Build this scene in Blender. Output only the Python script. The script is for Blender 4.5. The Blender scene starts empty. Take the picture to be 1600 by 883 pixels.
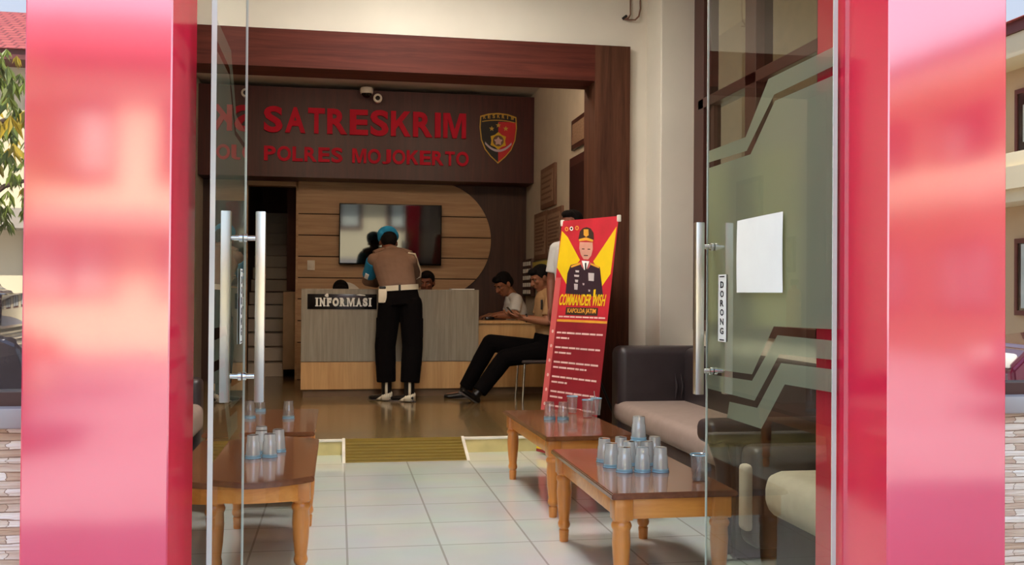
import bpy, bmesh, math, random
from mathutils import Vector, Matrix
random.seed(7)
S = bpy.context.scene
COL = S.collection
V = Vector
PI = math.pi

# ------------------------------------------------------------------ materials
def lin(c):
    def f(v):
        v = v / 255.0
        return v / 12.92 if v <= 0.04045 else ((v + 0.055) / 1.055) ** 2.4
    return (f(c[0]), f(c[1]), f(c[2]), 1.0)

def newmat(name):
    m = bpy.data.materials.new(name); m.use_nodes = True
    nt = m.node_tree; nt.nodes.clear()
    out = nt.nodes.new('ShaderNodeOutputMaterial')
    return m, nt, out

def coords(nt, scale=(1, 1, 1), rot=(0, 0, 0), loc=(0, 0, 0), kind='Object'):
    tc = nt.nodes.new('ShaderNodeTexCoord'); mp = nt.nodes.new('ShaderNodeMapping')
    mp.inputs['Scale'].default_value = scale; mp.inputs['Rotation'].default_value = rot
    mp.inputs['Location'].default_value = loc
    nt.links.new(tc.outputs[kind], mp.inputs[0]); return mp.outputs[0]

def ramp(nt, fac, stops):
    r = nt.nodes.new('ShaderNodeValToRGB')
    while len(r.color_ramp.elements) < len(stops): r.color_ramp.elements.new(0.5)
    for e, (p, c) in zip(r.color_ramp.elements, stops): e.position = p; e.color = c
    nt.links.new(fac, r.inputs[0]); return r.outputs[0]

def pbr(name, col, rough=0.6, metal=0.0, var=0.12, scale=(6, 6, 6), spec=0.5, coat=0.0, bump=0.0, detail=3, ior=None, coat_rough=0.05):
    """plain surface whose colour wanders a little over a noise of the given scale"""
    m, nt, out = newmat(name)
    b = nt.nodes.new('ShaderNodeBsdfPrincipled')
    c = lin(col)
    n = nt.nodes.new('ShaderNodeTexNoise'); n.inputs['Scale'].default_value = 1.0; n.inputs['Detail'].default_value = detail
    nt.links.new(coords(nt, scale), n.inputs['Vector'])
    lo = tuple(max(0, x * (1 - var)) for x in c[:3]) + (1,); hi = tuple(min(1, x * (1 + var)) for x in c[:3]) + (1,)
    nt.links.new(ramp(nt, n.outputs['Fac'], [(0.3, lo), (0.7, hi)]), b.inputs['Base Color'])
    b.inputs['Roughness'].default_value = rough; b.inputs['Metallic'].default_value = metal
    b.inputs['Specular IOR Level'].default_value = spec
    if ior: b.inputs['IOR'].default_value = ior
    b.inputs['Coat Weight'].default_value = coat; b.inputs['Coat Roughness'].default_value = coat_rough
    if bump:
        bp = nt.nodes.new('ShaderNodeBump'); bp.inputs['Strength'].default_value = bump; bp.inputs['Distance'].default_value = 0.01
        nt.links.new(n.outputs['Fac'], bp.inputs['Height']); nt.links.new(bp.outputs[0], b.inputs['Normal'])
    nt.links.new(b.outputs[0], out.inputs[0]); return m

def wood(name, c0, c1, axis='x', rough=0.4, coat=0.0, fine=1.0, spec=0.5):
    """wood grain running along the given axis"""
    m, nt, out = newmat(name)
    b = nt.nodes.new('ShaderNodeBsdfPrincipled')
    L, T = 1.2 * fine, 22.0 * fine
    sc = {'x': (L, T, T), 'y': (T, L, T), 'z': (T, T, L)}[axis]
    n1 = nt.nodes.new('ShaderNodeTexNoise'); n1.inputs['Scale'].default_value = 1; n1.inputs['Detail'].default_value = 6
    n1.inputs['Roughness'].default_value = 0.65; n1.inputs['Distortion'].default_value = 0.6
    nt.links.new(coords(nt, sc), n1.inputs['Vector'])
    mid = tuple((a + d) / 2 for a, d in zip(lin(c0), lin(c1)))
    nt.links.new(ramp(nt, n1.outputs['Fac'], [(0.28, lin(c0)), (0.5, mid), (0.72, lin(c1))]), b.inputs['Base Color'])
    b.inputs['Roughness'].default_value = rough; b.inputs['Coat Weight'].default_value = coat; b.inputs['Coat Roughness'].default_value = 0.08
    b.inputs['Specular IOR Level'].default_value = spec
    nt.links.new(b.outputs[0], out.inputs[0]); return m

def thin_glass(name, tint=(235, 240, 232), gain=1.7, rough=0.0, haze=0.0, hazecol=(200, 215, 225), base=0.0):
    """a thin sheet: lets light straight through, mirrors it by Fresnel on both faces; haze adds a milky part"""
    m, nt, out = newmat(name)
    tr = nt.nodes.new('ShaderNodeBsdfTransparent'); tr.inputs[0].default_value = lin(tint)
    gl = nt.nodes.new('ShaderNodeBsdfGlossy'); gl.inputs['Roughness'].default_value = rough
    fr = nt.nodes.new('ShaderNodeFresnel'); fr.inputs[0].default_value = 1.5
    mu = nt.nodes.new('ShaderNodeMath'); mu.operation = 'MULTIPLY_ADD'; mu.use_clamp = True
    mu.inputs[1].default_value = gain; mu.inputs[2].default_value = base
    geo = nt.nodes.new('ShaderNodeNewGeometry')
    # Fresnel sees the back of a sheet as leaving glass: use the flipped normal there
    flip = nt.nodes.new('ShaderNodeVectorMath'); flip.operation = 'SCALE'
    sg = nt.nodes.new('ShaderNodeMath'); sg.operation = 'MULTIPLY_ADD'; sg.inputs[1].default_value = -2; sg.inputs[2].default_value = 1
    nt.links.new(geo.outputs['Backfacing'], sg.inputs[0])
    lw = nt.nodes.new('ShaderNodeLayerWeight')
    pw = nt.nodes.new('ShaderNodeMath'); pw.operation = 'POWER'; pw.inputs[1].default_value = 5.0
    nt.links.new(lw.outputs['Facing'], pw.inputs[0])
    sch = nt.nodes.new('ShaderNodeMath'); sch.operation = 'MULTIPLY_ADD'; sch.inputs[1].default_value = 0.96; sch.inputs[2].default_value = 0.04
    nt.links.new(pw.outputs[0], sch.inputs[0])
    nt.links.new(sch.outputs[0], mu.inputs[0])
    for n_ in (fr, geo, flip, sg): nt.nodes.remove(n_)
    body = tr.outputs[0]
    if haze > 0:
        df = nt.nodes.new('ShaderNodeBsdfDiffuse'); df.inputs[0].default_value = lin(hazecol)
        tl = nt.nodes.new('ShaderNodeBsdfTranslucent'); tl.inputs[0].default_value = lin(hazecol)
        mm = nt.nodes.new('ShaderNodeMixShader'); mm.inputs[0].default_value = 0.5
        nt.links.new(df.outputs[0], mm.inputs[1]); nt.links.new(tl.outputs[0], mm.inputs[2])
        mh = nt.nodes.new('ShaderNodeMixShader'); mh.inputs[0].default_value = haze
        nt.links.new(tr.outputs[0], mh.inputs[1]); nt.links.new(mm.outputs[0], mh.inputs[2]); body = mh.outputs[0]
    mx = nt.nodes.new('ShaderNodeMixShader')
    nt.links.new(mu.outputs[0], mx.inputs[0]); nt.links.new(body, mx.inputs[1]); nt.links.new(gl.outputs[0], mx.inputs[2])
    nt.links.new(mx.outputs[0], out.inputs[0]); return m

def frosted(name, col=(150, 160, 140)):
    """sandblasted film: scatters what lies behind it, so only things right behind it show"""
    m, nt, out = newmat(name)
    df = nt.nodes.new('ShaderNodeBsdfDiffuse'); df.inputs[0].default_value = lin(col)
    tl = nt.nodes.new('ShaderNodeBsdfTranslucent'); tl.inputs[0].default_value = lin(col)
    rf = nt.nodes.new('ShaderNodeBsdfRefraction'); rf.inputs['IOR'].default_value = 1.02; rf.inputs['Roughness'].default_value = 0.5
    rf.inputs[0].default_value = lin((225, 232, 220))
    gl = nt.nodes.new('ShaderNodeBsdfGlossy'); gl.inputs['Roughness'].default_value = 0.25
    m1 = nt.nodes.new('ShaderNodeMixShader'); m1.inputs[0].default_value = 0.30
    nt.links.new(df.outputs[0], m1.inputs[1]); nt.links.new(tl.outputs[0], m1.inputs[2])
    m2 = nt.nodes.new('ShaderNodeMixShader'); m2.inputs[0].default_value = 0.56
    nt.links.new(m1.outputs[0], m2.inputs[1]); nt.links.new(rf.outputs[0], m2.inputs[2])
    m3 = nt.nodes.new('ShaderNodeMixShader'); m3.inputs[0].default_value = 0.06
    nt.links.new(m2.outputs[0], m3.inputs[1]); nt.links.new(gl.outputs[0], m3.inputs[2])
    nt.links.new(m3.outputs[0], out.inputs[0]); return m

def tiles(name, c0, c1, grout, size=(0.4, 0.42), off=(0.047, 0.11), rough=0.12, gap=0.006, coat=0.4, kind='Object'):
    m, nt, out = newmat(name)
    b = nt.nodes.new('ShaderNodeBsdfPrincipled')
    br = nt.nodes.new('ShaderNodeTexBrick'); br.offset = 0.0; br.squash = 1.0
    br.inputs['Scale'].default_value = 1.0; br.inputs['Brick Width'].default_value = size[0]; br.inputs['Row Height'].default_value = size[1]
    br.inputs['Mortar Size'].default_value = gap; br.inputs['Mortar Smooth'].default_value = 0.2; br.inputs['Bias'].default_value = 0.0
    br.inputs['Color1'].default_value = lin(c0); br.inputs['Color2'].default_value = lin(c1); br.inputs['Mortar'].default_value = lin(grout)
    v = coords(nt, (1, 1, 1), loc=(-off[0], -off[1], 0), kind=kind)
    nt.links.new(v, br.inputs['Vector'])
    n = nt.nodes.new('ShaderNodeTexNoise'); n.inputs['Scale'].default_value = 3.0; n.inputs['Detail'].default_value = 4
    nt.links.new(v, n.inputs['Vector'])
    mx = nt.nodes.new('ShaderNodeMix'); mx.data_type = 'RGBA'; mx.blend_type = 'MULTIPLY'; mx.inputs[0].default_value = 0.25
    nt.links.new(br.outputs['Color'], mx.inputs[6]); nt.links.new(n.outputs['Color'], mx.inputs[7])
    nt.links.new(mx.outputs[2], b.inputs['Base Color'])
    b.inputs['Roughness'].default_value = rough; b.inputs['Coat Weight'].default_value = coat; b.inputs['Coat Roughness'].default_value = 0.06
    nt.links.new(b.outputs[0], out.inputs[0]); return m

def glow(name, col, strength):
    m, nt, out = newmat(name)
    e = nt.nodes.new('ShaderNodeEmission'); e.inputs[0].default_value = lin(col); e.inputs[1].default_value = strength
    nt.links.new(e.outputs[0], out.inputs[0]); return m

# ------------------------------------------------------------------ mesh builder
OFF = {}
class MB:
    def __init__(s): s.b = bmesh.new()
    def _mi(s, faces, mi):
        for f in faces: f.material_index = mi
    def box(s, x0, x1, y0, y1, z0, z1, bev=0.0, seg=2, mi=0, M=None):
        t = bmesh.new()
        vs = [t.verts.new((x, y, z)) for z in (z0, z1) for y in (y0, y1) for x in (x0, x1)]
        for q in ((0, 2, 3, 1), (4, 5, 7, 6), (0, 1, 5, 4), (2, 6, 7, 3), (0, 4, 6, 2), (1, 3, 7, 5)): t.faces.new([vs[i] for i in q])
        if bev > 0: bmesh.ops.bevel(t, geom=t.edges[:], offset=bev, segments=seg, affect='EDGES', profile=0.5)
        s.join(t, M, mi); return s
    def join(s, t, M=None, mi=None):
        mp = {}
        for v in t.verts: mp[v] = s.b.verts.new(M @ v.co if M is not None else v.co)
        for f in t.faces:
            try: g = s.b.faces.new([mp[v] for v in f.verts])
            except ValueError: continue
            g.material_index = f.material_index if mi is None else mi
        t.free(); return s
    def lathe(s, prof, n=24, M=None, mi=0, cap=True):
        """profile [(r, z)] turned about the z axis"""
        t = bmesh.new(); rings = []
        for r, z in prof: rings.append([t.verts.new((r * math.cos(2 * PI * k / n), r * math.sin(2 * PI * k / n), z)) for k in range(n)])
        for a, b in zip(rings, rings[1:]):
            for k in range(n): t.faces.new((a[k], a[(k + 1) % n], b[(k + 1) % n], b[k]))
        if cap:
            t.faces.new(list(reversed(rings[0]))); t.faces.new(rings[-1])
        return s.join(t, M, mi)
    def tube(s, pts, r, n=10, mi=0):
        pts = [V(p) for p in pts]; t = bmesh.new(); rings = []
        rs = r if isinstance(r, (list, tuple)) else [r] * len(pts)
        ref = None
        for i, p in enumerate(pts):
            d = (pts[min(i + 1, len(pts) - 1)] - pts[max(i - 1, 0)]).normalized()
            if ref is None: ref = V((0, 0, 1)) if abs(d.z) < 0.9 else V((1, 0, 0))
            a = d.cross(ref).normalized(); b = a.cross(d); ref = b
            rings.append([t.verts.new(p + (a * math.cos(2 * PI * k / n) + b * math.sin(2 * PI * k / n)) * rs[i]) for k in range(n)])
        for A, B in zip(rings, rings[1:]):
            for k in range(n): t.faces.new((A[k], A[(k + 1) % n], B[(k + 1) % n], B[k]))
        t.faces.new(list(reversed(rings[0]))); t.faces.new(rings[-1])
        return s.join(t, None, mi)
    def prism(s, poly, P, d, mi=0):
        """polygon of 2-D points placed by P(u, v), pushed along vector d"""
        t = bmesh.new(); d = V(d)
        a = [t.verts.new(P(u, v)) for u, v in poly]; b = [t.verts.new(V(P(u, v)) + d) for u, v in poly]
        n = len(poly); t.faces.new(a); t.faces.new(list(reversed(b)))
        for k in range(n): t.faces.new((a[k], b[k], b[(k + 1) % n], a[(k + 1) % n]))
        bmesh.ops.recalc_face_normals(t, faces=t.faces[:])
        return s.join(t, None, mi)
    def face(s, pts, mi=0):
        f = s.b.faces.new([s.b.verts.new(p) for p in pts]); f.material_index = mi; return s
    def ball(s, c, r, mi=0, n=16, M=None):
        t = bmesh.new(); bmesh.ops.create_uvsphere(t, u_segments=n, v_segments=max(6, n // 2), radius=1)
        r = r if isinstance(r, (tuple, list)) else (r, r, r)
        X = Matrix.Translation(c) @ (M.to_4x4() if M is not None else Matrix()) @ Matrix.Diagonal((*r, 1))
        return s.join(t, X, mi)
    def build(s, name, mats, parent=None, loc=None, smooth=True, ang=38, weld=False):
        b = s.b
        if weld: bmesh.ops.remove_doubles(b, verts=b.verts[:], dist=1e-5)
        o_ = V(loc) if loc is not None else V(OFF.get(parent.name, (0, 0, 0))) if parent else V((0, 0, 0))
        for v in b.verts: v.co -= o_
        b.normal_update()
        for f in b.faces: f.smooth = smooth
        if smooth:
            for e in b.edges:
                if len(e.link_faces) == 2 and e.calc_face_angle(0) > math.radians(ang): e.smooth = False
        me = bpy.data.meshes.new(name); b.to_mesh(me); b.free()
        return link(name, me, mats, parent, None if parent else o_)

def link(name, me, mats, parent=None, loc=None):
    for m in (mats if isinstance(mats, (list, tuple)) else [mats]): me.materials.append(m)
    o = bpy.data.objects.new(name, me); COL.objects.link(o)
    if parent: o.parent = parent; OFF[o.name] = OFF.get(parent.name, (0, 0, 0))
    else:
        o.location = loc if loc is not None else (0, 0, 0); OFF[o.name] = tuple(o.location)
    return o

def empty(name, loc, rz=0.0):
    o = bpy.data.objects.new(name, None); COL.objects.link(o); o.location = loc; o.rotation_euler = (0, 0, rz)
    o.empty_display_size = 0.1; OFF[o.name] = tuple(loc); return o

def tag(o, label=None, cat=None, group=None, kind=None):
    if label: o['label'] = label
    if cat: o['category'] = cat
    if group: o['group'] = group
    if kind: o['kind'] = kind
    return o

def structure(o, label=None): o['kind'] = 'structure'; return tag(o, label)

def copy_tree(o, parent=None):
    c = o.copy(); COL.objects.link(c); c.parent = parent
    for ch in [x for x in bpy.data.objects if x.parent == o]: copy_tree(ch, c)
    return c

DG = None
def evaluated(ob):
    bpy.context.view_layer.update()
    return bpy.data.meshes.new_from_object(ob.evaluated_get(bpy.context.evaluated_depsgraph_get()))

def text_mesh(s, bold=0.02, extrude=0.05, shear=0.0, space=1.0):
    cu = bpy.data.curves.new('lettering', 'FONT'); cu.body = s; cu.size = 1; cu.offset = bold; cu.extrude = extrude; cu.shear = shear
    cu.space_character = space; cu.resolution_u = 4
    ob = bpy.data.objects.new('lettering', cu); COL.objects.link(ob)
    me = evaluated(ob); bpy.data.objects.remove(ob); bpy.data.curves.remove(cu)
    return me

GLYPH = {'M': [(0, 0), (0, 1), (.29, 1), (.5, .34), (.71, 1), (1, 1), (1, 0), (.81, 0), (.81, .76), (.59, 0), (.41, 0), (.19, .76), (.19, 0)],
         'K': [(0, 0), (0, 1), (.25, 1), (.25, .60), (.66, 1), (.97, 1), (.56, .59), (1, 0), (.70, 0), (.39, .43), (.25, .29), (.25, 0)],
         'I': [(0, 0), (0, 1), (1, 1), (1, 0)]}
def text_bm(s, org, xd, yd, w, h, depth, bold=0.02, shear=0.0, space=1.0):
    """text as a bmesh fitted into a w x h box whose lower left corner is org"""
    if s in GLYPH:
        mb = MB(); xd, yd, org = V(xd), V(yd), V(org)
        mb.prism(GLYPH[s], lambda u, v: org + xd * (u * w) + yd * (v * h), xd.cross(yd).normalized() * depth); return mb.b
    me = text_mesh(s, bold, 0.05, shear, space); b = bmesh.new(); b.from_mesh(me); bpy.data.meshes.remove(me)
    bmesh.ops.remove_doubles(b, verts=b.verts[:], dist=1e-5)
    xs = [v.co.x for v in b.verts]; ys = [v.co.y for v in b.verts]
    x0, x1, y0, y1 = min(xs), max(xs), min(ys), max(ys)
    xd, yd, org = V(xd), V(yd), V(org); zd = xd.cross(yd).normalized()
    for v in b.verts:
        u = (v.co.x - x0) / (x1 - x0) * w; t = (v.co.y - y0) / (y1 - y0) * h; k = (v.co.z + 0.05) / 0.1 * depth
        v.co = org + xd * u + yd * t + zd * k
    return b

def islands(b):
    seen = set(); out = []
    for v in b.verts:
        if v in seen: continue
        st = [v]; seen.add(v); comp = []
        while st:
            q = st.pop(); comp.append(q)
            for e in q.link_edges:
                w = e.other_vert(q)
                if w not in seen: seen.add(w); st.append(w)
        out.append(comp)
    return out

CELL = dict(S=.667, A=.722, T=.611, R=.722, E=.667, K=.722, I=.278, M=.833, P=.667, O=.778, L=.611, J=.556)
def letters(s, org, xd, yd, w, h, depth, mat, parent, bold=.022, part='letter', gap=.075):
    """upright bold capitals, one mesh per letter, cells in the usual grotesque proportions"""
    tot = sum(CELL[c] for c in s) - gap; k = w / tot; x = 0.0
    org, xd, yd = V(org), V(xd), V(yd)
    for c in s:
        cw = (CELL[c] - gap) * k; o = h * .015 if c in 'SOJ' else 0.0
        if c == 'I': cw = (CELL[c] - gap) * k * .95
        mb = MB(); mb.join(text_bm(c, org + xd * x - yd * o, xd, yd, cw, h + (2 * o if c in 'SO' else o), depth, bold if c not in 'MK' else .004)); mb.build(part, mat, parent, smooth=False)
        x += CELL[c] * k

# ------------------------------------------------------------------ palette
M = {}
M['cream'] = pbr('cream plaster', (218, 210, 194), 0.85, var=0.05, scale=(2, 2, 2), detail=5)
M['white'] = pbr('white paint', (222, 214, 202), 0.8, var=0.04)
M['inner_wall'] = pbr('inner plaster', (205, 198, 182), 0.85, var=0.04)
M['tile'] = tiles('pale floor tile', (216, 222, 216), (209, 216, 210), (176, 178, 170), gap=0.005)
M['inner_floor'] = tiles('brown floor tile', (134, 112, 74), (126, 104, 68), (100, 80, 52), size=(0.6, 0.6), off=(0.1, 0.2), rough=0.2, gap=0.003, coat=0.25)
M['riser'] = pbr('ochre step tile', (206, 190, 130), 0.3, var=0.2, scale=(5, 5, 5), coat=0.2)
M['ramp'] = wood('ribbed ramp tile', (112, 92, 30), (140, 118, 48), 'x', 0.35)
M['edge'] = pbr('white step edge', (225, 220, 205), 0.4)
M['header'] = wood('dark red brown veneer', (62, 24, 18), (98, 46, 34), 'x', 0.6, spec=.15)
M['header_z'] = wood('dark red brown veneer upright', (56, 30, 20), (98, 62, 44), 'z', 0.6, spec=.15)
M['sign_wood'] = wood('maroon brown panel', (58, 20, 20), (84, 34, 33), 'z', 0.4)
M['dark_wood'] = wood('dark brown wall panel', (58, 34, 27), (84, 54, 42), 'z', 0.45)
M['light_wood'] = wood('honey oak plank', (168, 132, 96), (204, 170, 130), 'x', 0.5)
M['groove'] = pbr('shadow gap', (46, 26, 16), 0.8)
M['desk_grey'] = wood('grey oak laminate', (128, 120, 104), (162, 154, 136), 'z', 0.4, fine=1.4)
M['desk_wood'] = wood('pale oak laminate', (190, 144, 90), (218, 176, 120), 'z', 0.4)
M['plinth'] = pbr('brown plinth', (118, 92, 66), 0.5)
M['red'] = None
M['steel'] = pbr('brushed steel', (226, 222, 208), 0.28, metal=1.0, var=0.04, scale=(40, 40, 2))
M['chrome'] = pbr('chrome', (232, 232, 230), 0.1, metal=1.0, var=0.02)
M['glass'] = thin_glass('door glass', (228, 232, 220), 1.2)
M['glass_edge'] = pbr('polished glass edge', (205, 214, 200), 0.15, coat=0.6, var=0.05)
M['film'] = frosted('frosted film', (236, 248, 234))
M['paper'] = pbr('white paper', (240, 242, 236), 0.8, var=0.03)
M['black'] = pbr('matt black', (24, 22, 22), 0.5)
M['black_gloss'] = pbr('black plastic', (16, 14, 15), 0.2)
M['ink'] = pbr('black ink', (22, 22, 24), 0.6)
M['letter_red'] = pbr('red acrylic letter', (214, 18, 54), 0.6, spec=.25, var=0.06)
M['gold'] = pbr('gold enamel', (206, 166, 66), 0.35, metal=0.3, var=0.1)
M['yellow'] = pbr('yellow enamel', (232, 190, 30), 0.4)
M['emblem_red'] = pbr('emblem red', (204, 26, 40), 0.4)
M['ribbon'] = pbr('pale ribbon', (205, 190, 205), 0.5)
M['table_top'] = wood('varnished table top', (100, 60, 36), (140, 90, 58), 'y', 0.2, coat=0.8)
M['table_frame'] = wood('orange varnished teak', (206, 128, 50), (236, 164, 80), 'x', 0.3, coat=0.4)
M['table_leg'] = wood('orange varnished teak leg', (192, 116, 46), (224, 148, 70), 'z', 0.3, coat=0.4)
M['leather'] = pbr('black leather', (50, 42, 44), 0.38, var=0.15, scale=(9, 9, 9), bump=0.15, detail=6)
M['seat'] = pbr('taupe upholstery', (150, 130, 120), 0.75, var=0.06, scale=(20, 20, 20), bump=0.05)
M['seat_pale'] = pbr('pale beige upholstery', (188, 178, 158), 0.75, var=0.05, scale=(20, 20, 20), bump=0.05)
M['cup'] = thin_glass('clear cup plastic', (238, 242, 244), 1.9, 0.04, haze=0.46, hazecol=(244, 253, 255), base=0.09)  # extra milky haze stands in for daylight on the clustered cups
M['cup_less_lit'] = thin_glass('cup plastic less daylit', (240, 242, 242), 1.9, 0.05, haze=0.16, hazecol=(235, 240, 244), base=0.07)  # same plastic without the painted-in daylight haze, for the other cups
M['rim'] = thin_glass('pale blue lid film', (196, 226, 240), 1.6, 0.1, haze=0.8, hazecol=(176, 228, 252), base=0.05)
M['water'] = thin_glass('water', (225, 232, 232), 1.6, 0.0, base=0.03)
M['straw'] = thin_glass('straw', (230, 232, 230), 1.5, 0.1, haze=0.45, hazecol=(225, 228, 225))
M['frame_brown'] = pbr('brown window frame', (72, 40, 34), 0.4, var=0.1)
M['win_glass'] = thin_glass('window glass', (205, 205, 195), 1.7)
M['yellow_wall'] = pbr('yellow outside wall', (205, 190, 110), 0.9, var=0.06)
M['skin'] = pbr('brown skin', (150, 98, 70), 0.55, var=0.06, scale=(15, 15, 15))
M['skin_dark'] = pbr('deep brown skin', (122, 70, 50), 0.55, var=0.06, scale=(15, 15, 15))
M['hair'] = pbr('black hair', (13, 9, 9), 0.85, spec=.2, scale=(60, 60, 60), var=0.4)
M['eye'] = pbr('eye white', (150, 136, 124), 0.6)
M['lip'] = pbr('lip', (120, 62, 52), 0.5)
M['tan_shirt'] = pbr('taupe uniform shirt', (128, 102, 86), 0.9, var=0.08, scale=(9, 9, 16), bump=0.55, spec=.2)
M['khaki'] = pbr('khaki shirt', (168, 134, 96), 0.9, var=0.08, scale=(9, 9, 16), bump=0.5, spec=.2)
M['white_shirt'] = pbr('white shirt', (206, 208, 208), 0.85, var=0.04, scale=(12, 12, 12), bump=0.1)
M['trouser'] = pbr('black trousers', (12, 9, 10), 0.95, spec=.1, var=0.15, scale=(10, 10, 10), bump=0.1)
M['beret'] = pbr('sky blue felt', (32, 140, 190), 0.9, var=0.1)
M['shoe'] = pbr('black shoe leather', (18, 15, 15), 0.35)
M['gaiter'] = pbr('white webbing', (222, 214, 192), 0.6)
M['sole'] = pbr('grey sole', (92, 86, 84), 0.7)
M['tv_screen'] = pbr('glossy screen', (8, 8, 9), 0.04, spec=0.9, var=0.02, coat=1.0)
M['plate_white'] = pbr('white plastic', (228, 224, 212), 0.4)
M['board_brown'] = wood('brown notice board', (104, 74, 58), (132, 98, 80), 'z', 0.6)
M['board_pale'] = pbr('printed notice', (150, 124, 104), 0.7, var=0.2, scale=(30, 30, 60))
M['print_line'] = pbr('dark print', (116, 86, 70), 0.7)
M['chart'] = pbr('pale yellow green card', (196, 186, 92), 0.7, var=0.05)
M['stair'] = pbr('pale stair tile', (196, 184, 166), 0.4, var=0.06)
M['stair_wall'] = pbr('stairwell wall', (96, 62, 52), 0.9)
M['newel'] = pbr('beige stair post', (170, 142, 110), 0.7)
M['ban_red'] = pbr('banner red', (196, 34, 52), 0.45, var=0.12, scale=(8, 8, 8))
M['ban_maroon'] = pbr('banner maroon', (140, 26, 40), 0.45, var=0.08)
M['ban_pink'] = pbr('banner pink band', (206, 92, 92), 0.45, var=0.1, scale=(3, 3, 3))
M['ban_yellow'] = pbr('banner yellow', (238, 200, 20), 0.45, var=0.06)
M['ban_gold'] = pbr('banner gold print', (224, 160, 50), 0.5)
M['ban_text'] = pbr('banner pale print', (226, 186, 180), 0.5)
M['ban_uniform'] = pbr('banner dark uniform print', (48, 26, 40), 0.5)
M['ban_skin'] = pbr('banner skin print', (208, 150, 130), 0.5)
M['ban_cap'] = pbr('banner cap print', (60, 38, 28), 0.5)
M['ban_grey'] = pbr('banner silver print', (196, 186, 186), 0.5)
M['red_bag'] = pbr('red enamel', (170, 24, 30), 0.35)
M['lamp'] = glow('added panel glow', (255, 250, 242), 27.0)  # glow of the ceiling panels added to brighten the front room
M['added_warm'] = glow('warm added glow', (255, 224, 194), 26.0)  # glow of the lamps added in the stairwell and reception room
M['concrete'] = pbr('sunlit paving', (150, 144, 142), 0.9, var=0.1, scale=(0.7, 0.7, 0.7), detail=6)
M['b_cream'] = pbr('courtyard building cream', (236, 222, 184), 0.9, var=0.05, scale=(0.4, 0.4, 0.4))
M['b_grey'] = pbr('courtyard building band', (176, 168, 150), 0.9, var=0.05)
M['b_roof'] = None
M['b_wall'] = pbr('courtyard wing tan wall', (206, 178, 140), 0.9, var=0.05, scale=(0.4, 0.4, 0.4))
M['b_dark'] = pbr('dark window pane', (52, 34, 34), 0.15, coat=0.5)
M['b_frame'] = pbr('maroon frame', (104, 46, 44), 0.5)
M['curtain'] = pbr('pale curtain', (206, 212, 200), 0.9, var=0.15, scale=(40, 2, 2))
M['leaf'] = pbr('mango leaf', (112, 128, 46), 0.45, var=0.5, scale=(3, 3, 3))
M['leaf_y'] = pbr('yellowing mango leaf', (186, 160, 40), 0.45, var=0.3, scale=(3, 3, 3))
M['bark'] = pbr('bark', (92, 74, 58), 0.9, var=0.3, scale=(8, 8, 2), bump=0.4)
M['car_dark'] = pbr('charcoal car paint', (48, 42, 46), 0.2, coat=1.0)
M['car_maroon'] = pbr('maroon car paint', (92, 20, 44), 0.2, coat=1.0)
M['car_glass'] = pbr('dark car glass', (34, 32, 38), 0.06, coat=1.0)
M['tail'] = pbr('red lamp lens', (200, 20, 24), 0.2, coat=0.6)
M['tyre'] = pbr('tyre rubber', (26, 25, 25), 0.8)
M['sill'] = pbr('grey stone sill', (168, 162, 156), 0.5, var=0.08)

def red_panel():
    """painted aluminium panel: deep red under an even, slightly soft mirror gloss"""
    m, nt, out = newmat('glossy red cladding')
    d = nt.nodes.new('ShaderNodeBsdfDiffuse'); g = nt.nodes.new('ShaderNodeBsdfGlossy')
    n = nt.nodes.new('ShaderNodeTexNoise'); n.inputs['Scale'].default_value = 1.0; n.inputs['Detail'].default_value = 2
    nt.links.new(coords(nt, (3, 3, 1.4)), n.inputs['Vector'])
    nt.links.new(ramp(nt, n.outputs['Fac'], [(0.3, lin((232, 36, 72))), (0.7, lin((238, 44, 80)))]), d.inputs[0])
    g.inputs['Roughness'].default_value = 0.09; g.inputs[0].default_value = (1, .97, .97, 1)
    bp = nt.nodes.new('ShaderNodeBump'); bp.inputs['Strength'].default_value = 0.05; bp.inputs['Distance'].default_value = 0.02
    nt.links.new(n.outputs['Fac'], bp.inputs['Height']); nt.links.new(bp.outputs[0], g.inputs['Normal'])
    mx = nt.nodes.new('ShaderNodeMixShader'); mx.inputs[0].default_value = 0.24
    nt.links.new(d.outputs[0], mx.inputs[1]); nt.links.new(g.outputs[0], mx.inputs[2]); nt.links.new(mx.outputs[0], out.inputs[0]); return m
M['red'] = red_panel()

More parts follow.
